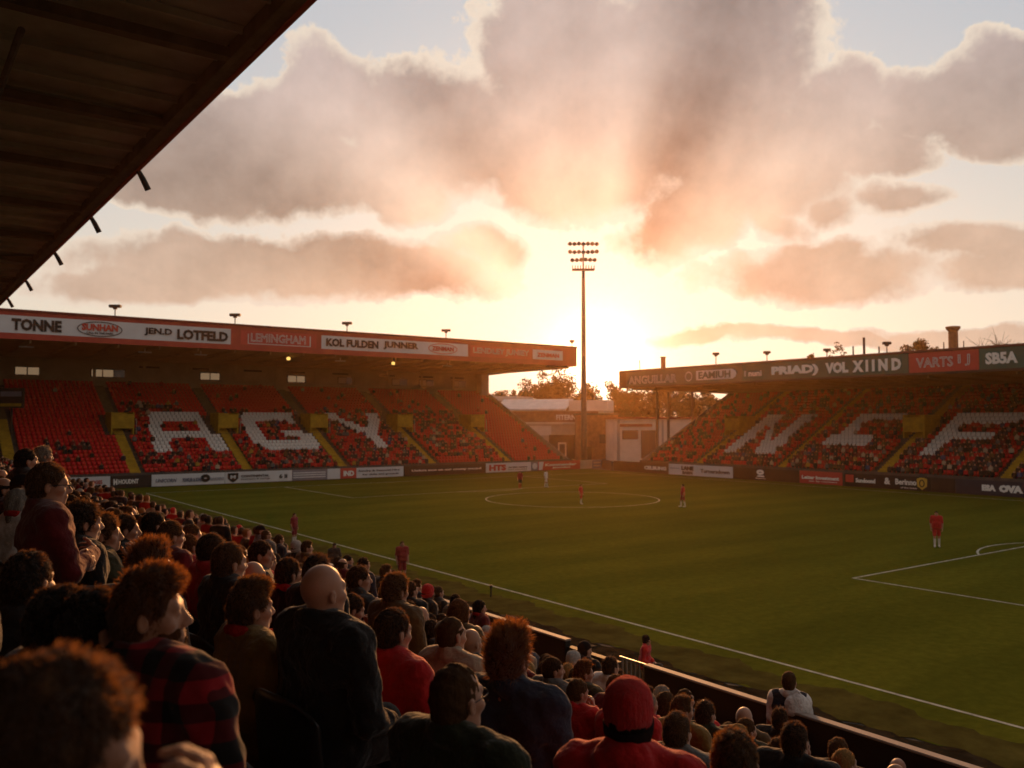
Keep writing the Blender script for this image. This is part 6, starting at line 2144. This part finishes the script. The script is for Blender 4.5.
player(937, 547, 36, 120, 'kit red', 'kit red', 'sock_white', 'footballer in red kit and white socks standing near the penalty area corner', seed=1, stride=.4)
player(683, 507, 23, 60, 'kit red', 'claret', 'sock_white', 'footballer in red kit with white socks just outside the centre circle', seed=2, stride=.6)
player(581, 504, 19.5, 200, 'kit red', 'kit red', 'sock_white', 'footballer in red kit inside the centre circle', seed=3, stride=.3, hc='ginger')
player(520, 488, 17, 150, 'claret', 'black', 'sock_red', 'footballer in maroon shirt and dark shorts before the white and red board', seed=4, stride=.7)
player(546, 487, 17, 200, 'white', 'white', 'sock_white', 'footballer in white kit running before the red pitchside board', seed=5, stride=1.0, hc='brown')
player(294, 544, 31, 210, 'claret', 'claret', 'sock_white', 'person in claret kit standing on the touchline above the crowd', seed=6, group='people beside the touchline')
player(402, 583, 42, 170, 'claret', 'claret', 'sock_red', 'person in claret kit facing the crowd, feet hidden by spectators', seed=7, group='people beside the touchline', hc='brown')
player(334, 582, 39, 150, 'charcoal', 'black', None, 'dark figure in a hat on the track below the claret players', seed=8, group='people beside the touchline', legs='trousers', garment='jacket', hat='cap', hair='buzz')
p = at(643, 652, 24.2)
player(0, 0, 0, -150, 'red', 'charcoal', None, 'person in red crouching on the track beyond the barred gate', seed=9, group='people beside the touchline', legs='trousers', garment='jacket', loc=(p[0], p[1], -.30), neck=1.10, pose='lap', hat='beanie', hair='buzz', lean=.2)
p = at(789, 670, 10.2)
e_ = player(0, 0, 0, -62, 'white', 'navy', None, 'person in a white shirt and dark waistcoat standing behind the parapet with a pale bag', seed=10, group='people beside the touchline', legs='trousers', garment='shirt', loc=(p[0], p[1], p[2] - 1.79), hair='short', hc='brown', build=.92, puff=.012)
# the waistcoat over the shirt and the pale bag at the back
F = Field(np.arange(-.3, .3, .016), np.arange(-.26, .26, .016), np.arange(.9, 1.62, .016))
torso(F, dict(BASE, neck=1.55, lean=.02, build=.92), .018)
F.ell((0, .0, 1.60), (.12, .14, .12), .02, 'sub'); F.cap((.0, .13, 1.0), (.0, .17, 1.6), .06, .09, .02, 'sub'); F.cap((-.30, 0, 1.42), (-.20, 0, 1.44), .10, .085, .02, 'sub'); F.cap((.30, 0, 1.42), (.20, 0, 1.44), .10, .085, .02, 'sub')
link('waistcoat', arrays_to_mesh('waistcoat', F.mesh(), CL['navy']), None, e_)
F = Field(np.arange(-.34, .34, .016), np.arange(-.30, .30, .016), np.arange(-.30, .34, .016))
F.ell((0, 0, 0), (.23, .13, .21), .02); F.ell((0, .0, -.10), (.21, .14, .14), .05); F.noise(.006, 26, 4)
F.cap((-.10, 0, .17), (0, 0, .27), .016, .016, .01); F.cap((0, 0, .27), (.10, 0, .17), .016, .016, .01)
bg_ = link('pale_bag', arrays_to_mesh('pale_bag', F.mesh(), CL['white']), None, None)
q_ = at(797, 705, 10.05)
bg_.location = q_; bg_.rotation_euler = (0, 0, -R(40)); bg_.scale = (.62, .62, .62)
tag(bg_, 'pale rounded bag resting on the parapet beside the person in the white shirt', 'bag')
# ------------------------------------------------------------------ evening haze
hz_m = bpy.data.materials.new('evening_haze')
hz_m.use_nodes = True
nt = hz_m.node_tree
nt.nodes.remove(nt.nodes['Principled BSDF'])
pv = nt.nodes.new('ShaderNodeVolumePrincipled')
pv.inputs['Color'].default_value = (1.0, 0.58, 0.26, 1)
pv.inputs['Density'].default_value = 0.00020
pv.inputs['Anisotropy'].default_value = 0.82
nt.links.new(pv.outputs[0], nt.nodes['Material Output'].inputs['Volume'])
hb = MB().box(-60, 260, -40, 300, -1.5, 45).build('haze', hz_m, None, kind='stuff')
tag(hb, 'thin golden evening haze lying over the whole ground', 'haze', None, 'stuff')
